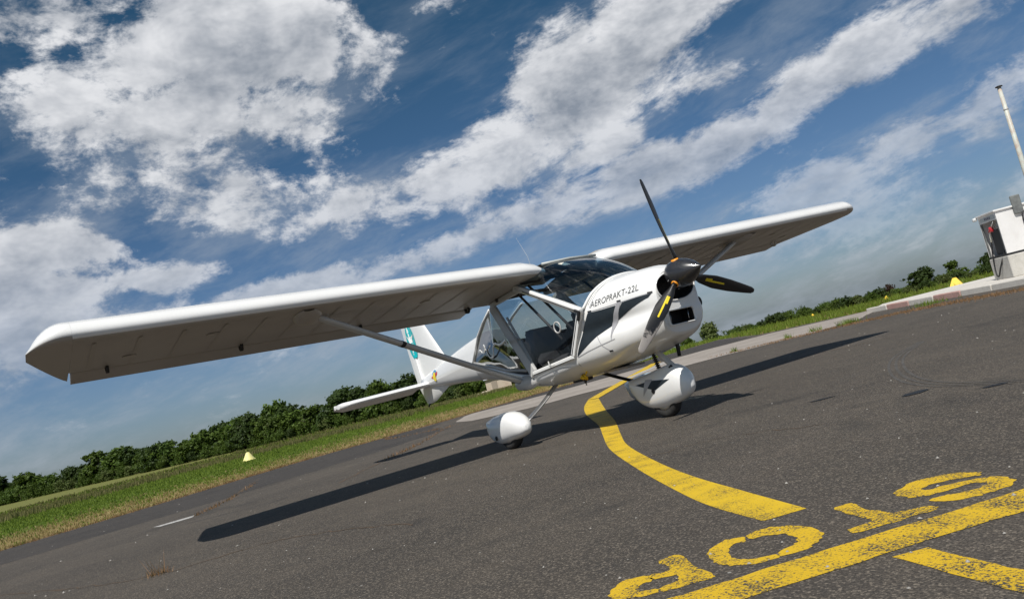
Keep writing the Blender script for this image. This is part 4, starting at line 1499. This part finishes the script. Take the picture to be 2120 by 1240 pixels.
# ------------------------------------------------------------------ vegetation
def quad_cloud(centers, size, jitter=.4, upbias=0.0, outward=None, aspect=1.6, seed=0):
    """leaf-sized quads: arrays of verts and faces"""
    g = np.random.default_rng(seed)
    n = len(centers)
    d = g.normal(size=(n, 3))
    if outward is not None:
        d = d * .7 + outward * 1.0
    d[:, 2] += upbias
    d /= np.linalg.norm(d, axis=1)[:, None] + 1e-9
    r = g.normal(size=(n, 3))
    u = np.cross(d, r)
    u /= np.linalg.norm(u, axis=1)[:, None] + 1e-9
    v = np.cross(d, u)
    s = size * (1 + jitter * g.uniform(-1, 1, n))[:, None]
    a = centers + u * s * aspect * .5
    b = centers + v * s * .5
    c = centers - u * s * aspect * .5
    e = centers - v * s * .5
    vs = np.stack([a, b, c, e], 1).reshape(-1, 3)
    return vs

def mesh_np(name, vs, k, mat, tone=None):
    nf = len(vs) // k
    me = bpy.data.meshes.new(name)
    me.vertices.add(len(vs))
    me.vertices.foreach_set('co', np.asarray(vs, np.float32).ravel())
    me.loops.add(nf * k)
    me.loops.foreach_set('vertex_index', np.arange(nf * k, dtype=np.int32))
    me.polygons.add(nf)
    me.polygons.foreach_set('loop_start', np.arange(0, nf * k, k, dtype=np.int32))
    me.polygons.foreach_set('loop_total', np.full(nf, k, np.int32))
    me.update()
    if tone is not None:
        at = me.attributes.new('tone', 'FLOAT', 'POINT')
        at.data.foreach_set('value', np.repeat(tone, k).astype(np.float32))
    me.materials.append(mat)
    return me

def crown_mesh(name, mat, h, w, lobes, leaves, leaf, seed, low=.12, clump=.25):
    """foliage of one tree: uneven lobes, each a loose shell of leaf clumps with gaps"""
    g = np.random.default_rng(seed)
    cen = []
    out = []
    tone = []
    for L in range(lobes):
        a = g.uniform(0, 2 * np.pi)
        zz = g.uniform(low, .86)
        prof = (math.sin(math.pi * min(1, .18 + zz * .85))) ** .7
        rr = w * .5 * prof * g.uniform(.25, .85)
        c = np.array([math.cos(a) * rr, math.sin(a) * rr, h * zz])
        R_ = w * g.uniform(.16, .30)
        n = int(leaves / lobes)
        nc = max(4, n // 14)
        d = g.normal(size=(nc, 3))
        d /= np.linalg.norm(d, axis=1)[:, None]
        rad = R_ * g.uniform(.55, 1.15, nc)[:, None]
        cc = c + d * rad * np.array([1, 1, .85])
        ct = g.uniform(0, 1, nc)
        idx = g.integers(0, nc, n)
        p = cc[idx] + g.normal(size=(n, 3)) * clump * R_ * .5
        cen.append(p)
        o = p - c
        o /= np.linalg.norm(o, axis=1)[:, None] + 1e-6
        out.append(o)
        tone.append(np.clip(ct[idx] * .7 + g.uniform(0, .4, n), 0, 1))
    # sprigs that break the outline
    n = leaves // 8
    d = g.normal(size=(n, 3)); d /= np.linalg.norm(d, axis=1)[:, None]
    allc = np.vstack(cen)
    pick = allc[g.integers(0, len(allc), n)]
    cen.append(pick + d * w * .05 + np.array([0, 0, .03 * h]))
    out.append(d)
    tone.append(g.uniform(.3, 1, n))
    c = np.vstack(cen)
    c[:, 2] = np.maximum(c[:, 2], .06 * h)
    vs = quad_cloud(c, leaf, .5, .25, np.vstack(out), 1.5, seed)
    return mesh_np(name, vs, 4, mat, np.concatenate(tone))

def trunk_mesh(name, h, r, seed, branches=5):
    g = random.Random(seed)
    m = MB()
    top = Vector((g.uniform(-.06, .06) * h, g.uniform(-.06, .06) * h, h * .7))
    path = [Vector((0, 0, -.25)), Vector((g.uniform(-.02, .02) * h, 0, h * .2)), Vector((top.x * .5, top.y * .5, h * .45)), top]
    m.tube(path, [r * 1.3, r, r * .75, r * .3], 8)
    for k in range(branches):
        t = g.uniform(.35, .85)
        p = path[1].lerp(path[3], t)
        a = g.uniform(0, 6.28)
        q = p + Vector((math.cos(a), math.sin(a), g.uniform(.4, .9))) * h * g.uniform(.15, .28)
        m.tube([p, p.lerp(q, .5) + Vector((0, 0, .02 * h)), q], [r * .45, r * .3, r * .12], 6)
    me = bpy.data.meshes.new(name)
    me.from_pydata([tuple(v) for v in m.v], [], m.f)
    me.polygons.foreach_set('use_smooth', [True] * len(me.polygons))
    me.materials.append(BARK)
    return me

CROWNS = []
for i in range(7):
    CROWNS.append(crown_mesh('crown', [LEAF, LEAF, LEAFD, LEAF, LEAF, LEAFD, LEAFP][i], 1.0, [1.0, .9, 1.05, .95, 1.1, .8, 1.0][i], 15 + i % 3, 5200, .052, 100 + i))
SHRUBS = []
for i in range(5):
    SHRUBS.append(crown_mesh('crown', [LEAF, LEAFD, LEAF, LEAFR, LEAFP][i], 1.0, [1.5, 1.3, 1.7, 1.2, 1.2][i], 11, 2800, .058, 200 + i, .05))
TRUNKS = [trunk_mesh('trunk', 1.0, .028, 300 + i) for i in range(4)]

def bearing(px, py):
    d = px_dir(px, py)
    v = Vector((d.x, d.y, 0))
    return v.normalized()
def at_dist(px, py, D):
    b = bearing(px, py)
    x, y = CP.x + b.x * D, CP.y + b.y * D
    return Vector((x, y, height(x, y) - .03))

def plant(name, loc, h, w, crown, trunk, label, cat, group=None, rz=0.0):
    o = empty(name, loc, label=label, category=cat)
    if group:
        o['group'] = group
    o.rotation_euler = (0, 0, rz)
    for nm, me, sc in (('trunk', trunk, (h, h, h)), ('crown', crown, (w, w, h))):
        c = bpy.data.objects.new(nm, me)
        COL.objects.link(c)
        c.parent = o
        c.scale = sc
    return o

# tree line beyond the field, from far left to behind the tail  (px of the base, distance, height in m)
rt = random.Random(5)
def hz(px):
    return 994.5 - .2523 * (px - 197)
row = []
pxx = -1500
while pxx < 1290:
    D = np.interp(pxx, [-150, 0, 300, 600, 870, 1060], [330, 300, 230, 182, 150, 140])
    if pxx < -150:
        pxx += 30
    hpx = np.interp(pxx, [-150, 0, 150, 300, 420, 520, 600, 680, 760, 850, 940, 1060], [42, 44, 44, 52, 54, 56, 68, 58, 66, 66, 52, 46])
    hm = hpx / FPX * D * 1.0 * rt.uniform(.62, 1.22)
    row.append((pxx + rt.uniform(-6, 6), D * rt.uniform(.97, 1.05), hm))
    pxx += rt.uniform(14, 24)
for i, (px, D, hm) in enumerate(row):
    p = at_dist(px, hz(px), D)
    k = rt.choice([0, 1, 2, 3, 4, 5, 2, 5])
    w = hm * rt.uniform(.95, 1.5)
    plant('broadleaf_tree', p, hm, w, CROWNS[k], TRUNKS[i % 4], 'dark green broadleaf tree in the dense tree line beyond the field', 'tree', 'trees in the line beyond the field', rt.uniform(0, 6.28))
# lower bushes along the foot of the tree line
for i in range(46):
    px = -100 + i * 25 + rt.uniform(-8, 8)
    D = np.interp(px, [-150, 0, 300, 600, 870, 1060], [318, 288, 221, 175, 144, 134])
    hm = rt.uniform(14, 26) / FPX * D
    p = at_dist(px, hz(px), D)
    plant('low_bush', p, hm, hm * 1.0, SHRUBS[rt.choice([0, 1, 2, 0, 4])], TRUNKS[i % 4], 'low green bush at the foot of the tree line beyond the field', 'bush', 'bushes at the foot of the tree line', rt.uniform(0, 6.28))

# shrubs and small trees on the bank to the right
def right_dist(px):
    return np.interp(px, [1380, 1440, 1560, 1700, 1900, 2060, 2140], [66, 60, 48, 42, 37, 40, 40])
RIGHT = [(1463, 63, 62, 1.05, 6, 'round pale green tree right of the engine cowling on the skyline', 'tree'),
         (1415, 40, 34, 1.3, 0, 'green bush on the skyline below the engine cowling', 'bush'),
         (1532, 24, 30, .8, 2, 'small dark bush left of the wide dark bush on the right bank', 'bush'),
         (1607, 34, 38, 1.5, 2, 'wide dark bush on the right bank above the concrete strip', 'bush'),
         (1722, 26, 40, 1.0, 1, 'green shrub poking above the right bank near its middle', 'shrub'),
         (1838, 32, 50, .8, 'R', 'purple leaved shrub on the right bank', 'shrub'),
         (1905, 52, 64, 1.7, 5, 'broad dark conifer-like tree on the right bank skyline', 'tree'),
         (1975, 50, 58, 1.25, 3, 'leafy green bush on the skyline above the yellow marker', 'bush'),
         (2040, 46, 38, .9, 5, 'small dark tree on the skyline beside the fuel cabinet', 'tree')]
for i, (px, hpx, _, asp, k, lab, cat) in enumerate(RIGHT):
    D = right_dist(px) + 4
    hm = hpx / FPX * D * .74
    p = at_dist(px, hz(px), D)
    cm = SHRUBS[3] if k == 'R' else CROWNS[k]
    plant({'tree': 'field_tree', 'bush': 'wild_bush', 'shrub': 'wild_shrub'}[cat], p, hm, hm * asp, cm, TRUNKS[i % 4], lab, cat, None, rt.uniform(0, 6.28))
for i in range(84):
    px = 1395 + i * 8.9 + rt.uniform(-7, 7)
    D = right_dist(px) + rt.uniform(-.5, 5)
    hm = (rt.uniform(14, 27) if px > 1500 else rt.uniform(12, 20)) / FPX * D * .78
    p = at_dist(px, hz(px), D)
    plant('bank_shrub', p, hm, hm * 1.25, SHRUBS[rt.choice([0, 0, 2, 1, 4])], TRUNKS[i % 4], 'low leafy shrub in the hedge along the right bank', 'shrub', 'shrubs along the right bank', rt.uniform(0, 6.28))

# ------------------------------------------------------------------ grass
def grass_mesh(name, pts, hgt, wid, mat, seed, blades=3, lean=.45, **props):
    g = np.random.default_rng(seed)
    n = len(pts)
    P = np.repeat(np.asarray(pts), blades, 0)
    m = len(P)
    H = np.repeat(np.asarray(hgt), blades) * g.uniform(.55, 1.2, m)
    a = g.uniform(0, 2 * np.pi, m)
    P = P + np.stack([g.normal(size=m) * .03, g.normal(size=m) * .03, np.zeros(m)], 1)
    w = wid * g.uniform(.6, 1.3, m) * np.maximum(.6, np.hypot(P[:, 0] - CP.x, P[:, 1] - CP.y) / 32)
    sx = np.stack([np.cos(a), np.sin(a), np.zeros(m)], 1)
    b = g.uniform(0, 2 * np.pi, m)
    tip = P + np.stack([np.cos(b) * H * lean * g.uniform(0, 1, m), np.sin(b) * H * lean * g.uniform(0, 1, m), H], 1)
    vs = np.stack([P - sx * w[:, None], P + sx * w[:, None], tip], 1).reshape(-1, 3)
    me = mesh_np(name, vs, 3, mat, g.uniform(0, 1, m))
    ob = bpy.data.objects.new(name, me)
    COL.objects.link(ob)
    ob['kind'] = 'stuff'
    for k, v in props.items():
        ob[k] = v
    return ob

def in_poly(x, y, poly):
    c = False
    j = len(poly) - 1
    for i in range(len(poly)):
        xi, yi = poly[i]
        xj, yj = poly[j]
        if (yi > y) != (yj > y) and x < (xj - xi) * (y - yi) / (yj - yi) + xi:
            c = not c
        j = i
    return c
HARD = TARMAC_EDGE + [(-7.0, 14.6), (-1.7, 11.8), (4, 9.0), (14, 5), (34, 0), (30, -34)]
gg = np.random.default_rng(11)
green, gh, dry, dh, tall, th_ = [], [], [], [], [], []
for i in range(95000):
    # even density on the picture's angular scale: more tufts close by, thinning with distance
    u = gg.uniform()
    D = 12.5 * (175 / 12.5) ** u
    az = gg.uniform(-.60, .62)
    a = AZ0 - az
    x, y = CP.x + D * math.cos(a), CP.y + D * math.sin(a)
    if in_poly(x, y, HARD) or in_poly(x, y, apron_poly):
        continue
    d = -(x + 11.4 + .38 * y) * .935
    z = height(x, y) - .03
    n = math.sin(x * .31 + 1.3 * math.sin(y * .23)) * math.cos(y * .27 + .9 * math.sin(x * .19))
    right = az > .12
    if right:
        if D > right_dist(1060 + FPX * math.tan(az)) + 3:
            continue
        if gg.uniform() < .08:
            dry.append((x, y, z)); dh.append(.09)
        else:
            green.append((x, y, z)); gh.append(.10 if gg.uniform() < .8 else .2)
    else:
        pd = 1 - sstep(2.5, 9.5, d + n * 2.2)
        if gg.uniform() < pd * .85:
            dry.append((x, y, z)); dh.append(.055 * max(1, D / 60))
        elif d > 22 + n * 6 and gg.uniform() < .32:
            tall.append((x, y, z)); th_.append(.26 * max(1, D / 90))
        else:
            green.append((x, y, z)); gh.append((.055 + .06 * sstep(8, 24, d)) * max(1, D / 60))
grass_mesh('green_grass', green, gh, .020, GRASSG, 1, 3, label='short green grass of the airfield beyond the tarmac', category='grass')
grass_mesh('dry_grass', dry, dh, .016, GRASSD, 2, 3, label='straw coloured dry grass along the edge of the tarmac', category='grass')
GRASST = leaf_mat('grass_seed_heads', (.10, .11, .035), (.20, .17, .075), (.15, .14, .05))
grass_mesh('seeding_grass', tall, th_, .026, GRASST, 3, 3, .35, label='tall pale seeding grass in the field before the trees', category='grass')
# dry weeds growing in the joints of the hard standing
def along(poly, n, spread, seed):
    g = np.random.default_rng(seed)
    P = crsample(np.array(poly, float), 12)
    idx = g.uniform(0, len(P) - 1.01, n)
    i = idx.astype(int)
    q = P[i] + (P[i + 1] - P[i]) * (idx - i)[:, None] + g.normal(size=(n, 2)) * spread
    return [(x, y, height(x, y)) for x, y in q]
jp = along([(-6.6, 8.4), (-5.3, 9.6), (-4.2, 10.2), (-3.2, 10.4), (-2.0, 9.95), (-.7, 9.4), (1.5, 8.4)], 1500, .24, 4) + along(TARMAC_EDGE[2:10], 1500, .08, 5) \
     + along([(-12.5, 2.6), (-10.6, 2.0), (-8.6, 2.5)], 90, .03, 6) + along([g_px(405, 1068), g_px(470, 1037), g_px(530, 1000)], 60, .02, 7) + along([g_px(790, 955), g_px(870, 918), g_px(925, 885)], 60, .02, 8)
grass_mesh('joint_weeds', jp, [.045] * len(jp), .008, leaf_mat('weed_rust', (.20, .10, .045), (.34, .21, .11), (.26, .15, .08)), 6, 3, .8, label='rusty dry weeds growing in the joints of the tarmac', category='weeds')
gw = []
for (wx, wy, nn, sp) in ((-4.87, 10.49, 60, .12), (-5.73, 10.44, 16, .06), (-5.91, 9.72, 12, .05), (-6.57, 8.69, 12, .05), (-3.5, 11.3, 40, .2)):
    for k in range(nn):
        gw.append((wx + gg.normal() * sp, wy + gg.normal() * sp, .004))
grass_mesh('green_weeds', gw, [.12] * len(gw), .014, GRASSG, 9, 3, .8, label='small green weeds sprouting from the concrete strip', category='weeds')
# a dry stalky weed on the near tarmac, lower left
wp = g_px(333, 1187)
ws = [(wp[0] + gg.normal() * .035, wp[1] + gg.normal() * .035, 0.0) for k in range(26)]
grass_mesh('stalk_weed', ws, [.05] * 22 + [.16] * 4, .004, MATS['weed_rust'], 10, 3, 1.0, label='dry stalky weed on the bare tarmac at lower left', category='weeds')

# loose grit on the tarmac
gs = np.random.default_rng(21)
vs, fs = [], []
for k in range(260):
    D = 2.0 * (16 / 2.0) ** gs.uniform()
    a = AZ0 - gs.uniform(-.62, .62)
    x, y = CP.x + D * math.cos(a), CP.y + D * math.sin(a)
    if not in_poly(x, y, HARD):
        continue
    r = gs.uniform(.003, .008) * (1 if D < 6 else 1.6)
    o = len(vs)
    e = gs.uniform(.6, 1.3, 6)
    for q, (i, j, l) in enumerate(((1, 0, 0), (0, 1, 0), (-1, 0, 0), (0, -1, 0), (0, 0, 1), (0, 0, -.3))):
        vs.append((x + i * r * e[q], y + j * r * e[q], .002 + l * r * .8 * e[q]))
    for a_, b_ in ((0, 1), (1, 2), (2, 3), (3, 0)):
        fs.append((o + a_, o + b_, o + 4))
        fs.append((o + b_, o + a_, o + 5))
mesh_obj('loose_grit', vs, fs, concrete_mat('grit_stone', (.20, .19, .17), (.40, .38, .35), 30), None, False, kind='stuff', label='small pale grit scattered on the tarmac', category='gravel')

# flat near-black dabs on the tarmac
DABM = material('near_black', (.012, .012, .013), .6)
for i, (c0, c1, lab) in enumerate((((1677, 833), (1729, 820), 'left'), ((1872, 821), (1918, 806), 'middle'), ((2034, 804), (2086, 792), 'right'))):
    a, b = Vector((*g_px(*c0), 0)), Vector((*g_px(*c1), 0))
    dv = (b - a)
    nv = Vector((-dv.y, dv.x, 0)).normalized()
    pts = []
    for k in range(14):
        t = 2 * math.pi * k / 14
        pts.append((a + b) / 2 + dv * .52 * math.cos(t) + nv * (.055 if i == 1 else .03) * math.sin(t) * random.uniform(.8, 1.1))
    sheet('dark_dab', [(p.x, p.y) for p in pts], .0035, DABM, 0, tarmac)

# ------------------------------------------------------------------ yellow runway-edge markers
MARKY = material('marker_yellow', (.78, .52, .03), .6, var=(4, .5, (.62, .42, .06)))
MARKP = material('marker_pale_yellow', (.78, .72, .30), .6, var=(4, .4, (.7, .6, .2)))
def marker(px, py, D, hpx, lab, mat, square=False):
    loc = at_dist(px, py, D)
    h = hpx / FPX * D
    r = h * (.95 if square else .85)
    m = MB()
    n = 4 if square else 20
    if square:
        rr = [[Vector((rad * math.cos(a), rad * math.sin(a), z)) for a in [2 * math.pi * k / n + math.pi / 4 for k in range(n)]] for z, rad in ((0, r * 1.1), (h * .04, r * 1.1), (h * .06, r), (h * .97, r * .26), (h, r * .2))]
    else:
        rr = [[Vector((rad * math.cos(a), rad * math.sin(a), z)) for a in [2 * math.pi * k / n for k in range(n)]] for z, rad in ((0, r), (h * .05, r), (h * .08, r * .86), (h * .5, r * .56), (h * .93, r * .26), (h, r * .16))]
    m.loft(rr, True, True, True)
    o = smooth_by_angle(m.build('edge_marker', mat, None), 40)
    o.location = loc + Vector((0, 0, .02))
    o.rotation_euler = (0, 0, .5)
    o['label'] = lab
    o['category'] = 'marker'
    o['group'] = 'airfield edge markers'
    if square:
        b = MB()
        b.box((0, 0, h * .02), (r * 1.7, r * 1.7, h * .05))
        b.build('base_plate', mat, o, False)
    return o
marker(515, 948, 36, 16, 'pale yellow cone marker in the field left of the tailplane', MARKP)
marker(1982, 597, 27, 20, 'yellow pyramid marker on grass beside the concrete apron', MARKY, True)
marker(2062, 552, 38, 9, 'small yellow marker on the grass next to the fuel cabinet', MARKY, True)
marker(1834, 612, 38, 6, 'tiny yellow marker in the grass below the purple shrub', MARKY)
marker(1682, 650, 40, 5, 'tiny yellow marker in the grass right of the wide dark bush', MARKY)

# ------------------------------------------------------------------ fuel cabinet on its plinth, and the pole behind it
vB = Vector((-2.77, 13.37, 0))
vdir = Vector((vB.x - CP.x, vB.y - CP.y, 0)).normalized()
rgt = Vector((vdir.y, -vdir.x, 0))
d1 = Vector((-.717, .698, 0)).normalized()         # along the side face, going away
d2 = Vector((d1.y, -d1.x, 0))                       # along the front face, to the right
if d2.dot(rgt) < 0:
    d2 = -d2
fuel = empty('fuel_cabinet', (vB.x, vB.y, AP_H), label='white fuel pump cabinet with hose on a grey concrete plinth', category='fuel pump')
Z = Vector((0, 0, 1))
fuel.scale = (.74, .74, .80)
CABW = material('cabinet_white', (.72, .71, .70), .45, var=(3, .5, (.60, .58, .56)))
CABS = material('cabinet_grey', (.11, .115, .115), .55, var=(5, .5, (.25, .27, .26)))
LD, LF, PHt, CHt = 1.5, 2.4, .60, 1.22
def fbox(m, a0, a1, b0, b1, z0, z1, bev=.0):
    c = d1 * (a0 + a1) / 2 + d2 * (b0 + b1) / 2 + Z * (z0 + z1) / 2
    m.box(c, (abs(a1 - a0), abs(b1 - b0), z1 - z0), (d1, d2, Z), bev)
    return m
fbox(MB(), 0, LD, 0, LF, 0, PHt, .02).build('plinth', PLINTH, fuel, False)
fbox(MB(), .03, LD - .03, .03, LF, PHt + .002, PHt + .06).build('base_frame', BLACK, fuel, False)
m = MB()
fbox(m, .02, .05, .02, LF, PHt + .06, PHt + CHt)            # front sheet
fbox(m, LD - .05, LD - .02, .02, LF, PHt + .06, PHt + CHt)  # back sheet
fbox(m, .05, LD - .05, .42, .45, PHt + .06, PHt + CHt)      # inner wall behind the dispenser bay
fbox(m, .05, LD - .05, .022, .052, PHt + CHt - .20, PHt + CHt)
m.build('cabinet', CABW, fuel, False)
fbox(MB(), .05, .13, .024, .06, PHt + .06, PHt + CHt - .2).build('bay_frame', CABS, fuel, False)
fbox(MB(), LD - .13, LD - .05, .024, .06, PHt + .06, PHt + CHt - .2).build('bay_frame', CABS, fuel, False)
fbox(MB(), -.03, LD + .06, -.03, LF + .05, PHt + CHt + .002, PHt + CHt + .05, .01).build('cabinet_roof', CABW, fuel, False)
m = MB()
c = d1 * (LD + .08) + d2 * -.04 + Z * (PHt + CHt - .02)
m.box(c, (.16, .12, .10), (d1, d2, Z), .03)
m.build('bay_lamp', material('lamp_body', (.65, .66, .66), .3), fuel, False)
fbox(MB(), .16, LD - .16, .018, .021, PHt + CHt - .16, PHt + CHt - .05).build('price_display', material('display_grey', (.48, .50, .50), .4), fuel, False)
INKM = material('display_ink', (.12, .10, .16), .5)
for k in range(4):
    fbox(MB(), .5 + k * .13, .58 + k * .13, .0145, .0175, PHt + CHt - .135, PHt + CHt - .075).build('display_digit', INKM, fuel, False)
m = MB()
fbox(m, .25, 1.2, .16, .40, PHt + .08, PHt + .78, .02)
m.build('pump_unit', BLACK, fuel, False)
noz = MB()
nc = d1 * .62 + d2 * .0 + Z * (PHt + .80)
noz.box(nc, (.20, .10, .14), (d1, d2, Z), .03)
noz.box(nc + Z * -.04 - d1 * -.13, (.10, .07, .06), (d1, d2, Z), .015)
nz = noz.build('nozzle', REDM, fuel)
MB().tube([nc - d1 * .08 + Z * .04, nc - d1 * .2 + Z * .13, nc - d1 * .30 + Z * .17], [.03, .024, .018], 8).build('nozzle_spout', METAL, nz)
MB().tube([nc + d1 * .16 - Z * .06, nc + d1 * .22 - Z * .25, nc + d1 * .26 - Z * .33], .03, 8).build('hose_sleeve', CREAMM, nz)
hp = [nc + d1 * .26 - Z * .33, nc + d1 * .34 - Z * .6 - d2 * .03, nc + d1 * .42 - Z * 1.0 - d2 * .06, nc + d1 * .36 - Z * 1.24 - d2 * .09, nc + d1 * .22 - Z * 1.30 - d2 * .09, nc + d1 * .02 - Z * 1.1 - d2 * .06, nc - d1 * .20 - Z * .8 + d2 * .03, nc - d1 * .25 - Z * .62 + d2 * .12]
hp = [Vector(p) for p in crsample(np.array(hp), 5)]
MB().tube(hp, .022, 8).build('fuel_hose', BLACK, fuel)
# second hose set on the front sheet
m = MB()
f0 = d2 * .62 + d1 * -.02
m.box(f0 + Z * (PHt + CHt + .05), (.08, .26, .50), (d1, d2, Z), .02)
m.build('meter_box', CABS, fuel, False)
m = MB()
ang = [2 * math.pi * k / 20 for k in range(20)]
cc = f0 + d2 * .14 + Z * (PHt + CHt - .36) - d1 * .04
m.tube([cc + d2 * .10 * math.cos(a) + Z * .19 * math.sin(a) for a in ang + [0]], .022, 8, caps=False)
m.build('hose_loop', BLACK, fuel)
m = MB()
m.tube([cc + d2 * .12 - Z * .1, cc + d2 * .2 - Z * .4, cc + d2 * .10 - Z * .62], .02, 8)
m.build('earth_cable', BLACK, fuel)
m = MB()
m.lathe([(-.05, .10), (.02, .15), (.06, .13), (.08, .05)], cc + d2 * .38 - Z * .42 - d1 * .02, -d1, 18)
m.build('cable_reel', CABS, fuel)

pb = Vector((6.387 - .49 * 23.5, -4.958 + 1.07 * 23.5, 0))
dd = px_dir(2067, 178)
hd = math.hypot(dd.x, dd.y)
Dp = 25.6
pb = Vector((CP.x + dd.x / hd * Dp, CP.y + dd.y / hd * Dp, 0))
ptop = CP.z + dd.z / hd * Dp
pb.z = AP_H if in_poly(pb.x, pb.y, apron_poly) else height(pb.x, pb.y)
pole = empty('mast', pb, label='tall white and rust streaked pole behind the fuel cabinet', category='pole')
POLEM = material('pole_paint', (.52, .55, .50), .5, var=(5, .7, (.38, .22, .15)))
MB().tube([(0, 0, 0), (0, 0, (ptop - pb.z) * .55), (0, 0, ptop - pb.z - .04)], [.075, .066, .048], 14).build('shaft', POLEM, pole)
MB().lathe([(0, .05), (.01, .09), (.03, .09), (.045, .05)], (0, 0, ptop - pb.z - .05), (0, 0, 1), 14).build('top_cap', BLACK, pole)
MB().lathe([(0, .062), (.04, .062)], (0, 0, (ptop - pb.z) * .86), (0, 0, 1), 14).build('joint_collar', GREYP, pole)

# ------------------------------------------------------------------ pale shed and stone heap glimpsed under the fuselage
sl = at_dist(1035, 806, 118)
shed = empty('garden_shed', sl, label='small pale shed with grey roof among trees under the fuselage', category='shed')
vd = bearing(1035, 806)
vr = Vector((vd.y, -vd.x, 0))
MB().box(Z * .9, (3.6, 2.6, 1.8), (vr, vd, Z)).build('wall', material('shed_wall', (.50, .42, .34), .8, var=(2, .5, (.4, .28, .2))), shed, False)
m = MB()
m.add([vr * -2.0 - vd * 1.6 + Z * 1.8, vr * 2.0 - vd * 1.6 + Z * 1.8, vr * 2.0 + vd * 1.6 + Z * 1.8, vr * -2.0 + vd * 1.6 + Z * 1.8, vr * -2.0 + Z * 2.7, vr * 2.0 + Z * 2.7], [(0, 1, 5, 4), (2, 3, 4, 5), (0, 4, 3), (1, 2, 5), (0, 3, 2, 1)])
m.build('roof', material('shed_roof', (.42, .45, .50), .6), shed, False)
m = MB()
m.box(Z * .8 - vd * 1.33 - vr * .6, (.8, .06, 1.55), (vr, vd, Z))
m.build('door', material('shed_door', (.30, .25, .20), .7), shed, False)
STONE = concrete_mat('heap_stone', (.46, .40, .30), (.60, .52, .40), 2)
for i in range(9):
    px = 988 + i * 3.6 + rt.uniform(-2, 2)
    p = at_dist(px, 812, 112 + rt.uniform(-1, 1))
    r = rt.uniform(.18, .38)
    m = MB()
    gsd = random.Random(i)
    m.lathe([(-.4, .3), (-.1, .95), (.35, .8), (.62, .3)], (0, 0, .2), (gsd.uniform(-.3, .3), gsd.uniform(-.3, .3), 1), 7)
    o = m.build('stone', STONE, None, False, label='pale stone in the small heap before the trees under the fuselage', category='stone', group='stones of the pale heap')
    o.location = p
    o.scale = (r * 1.3, r, r)
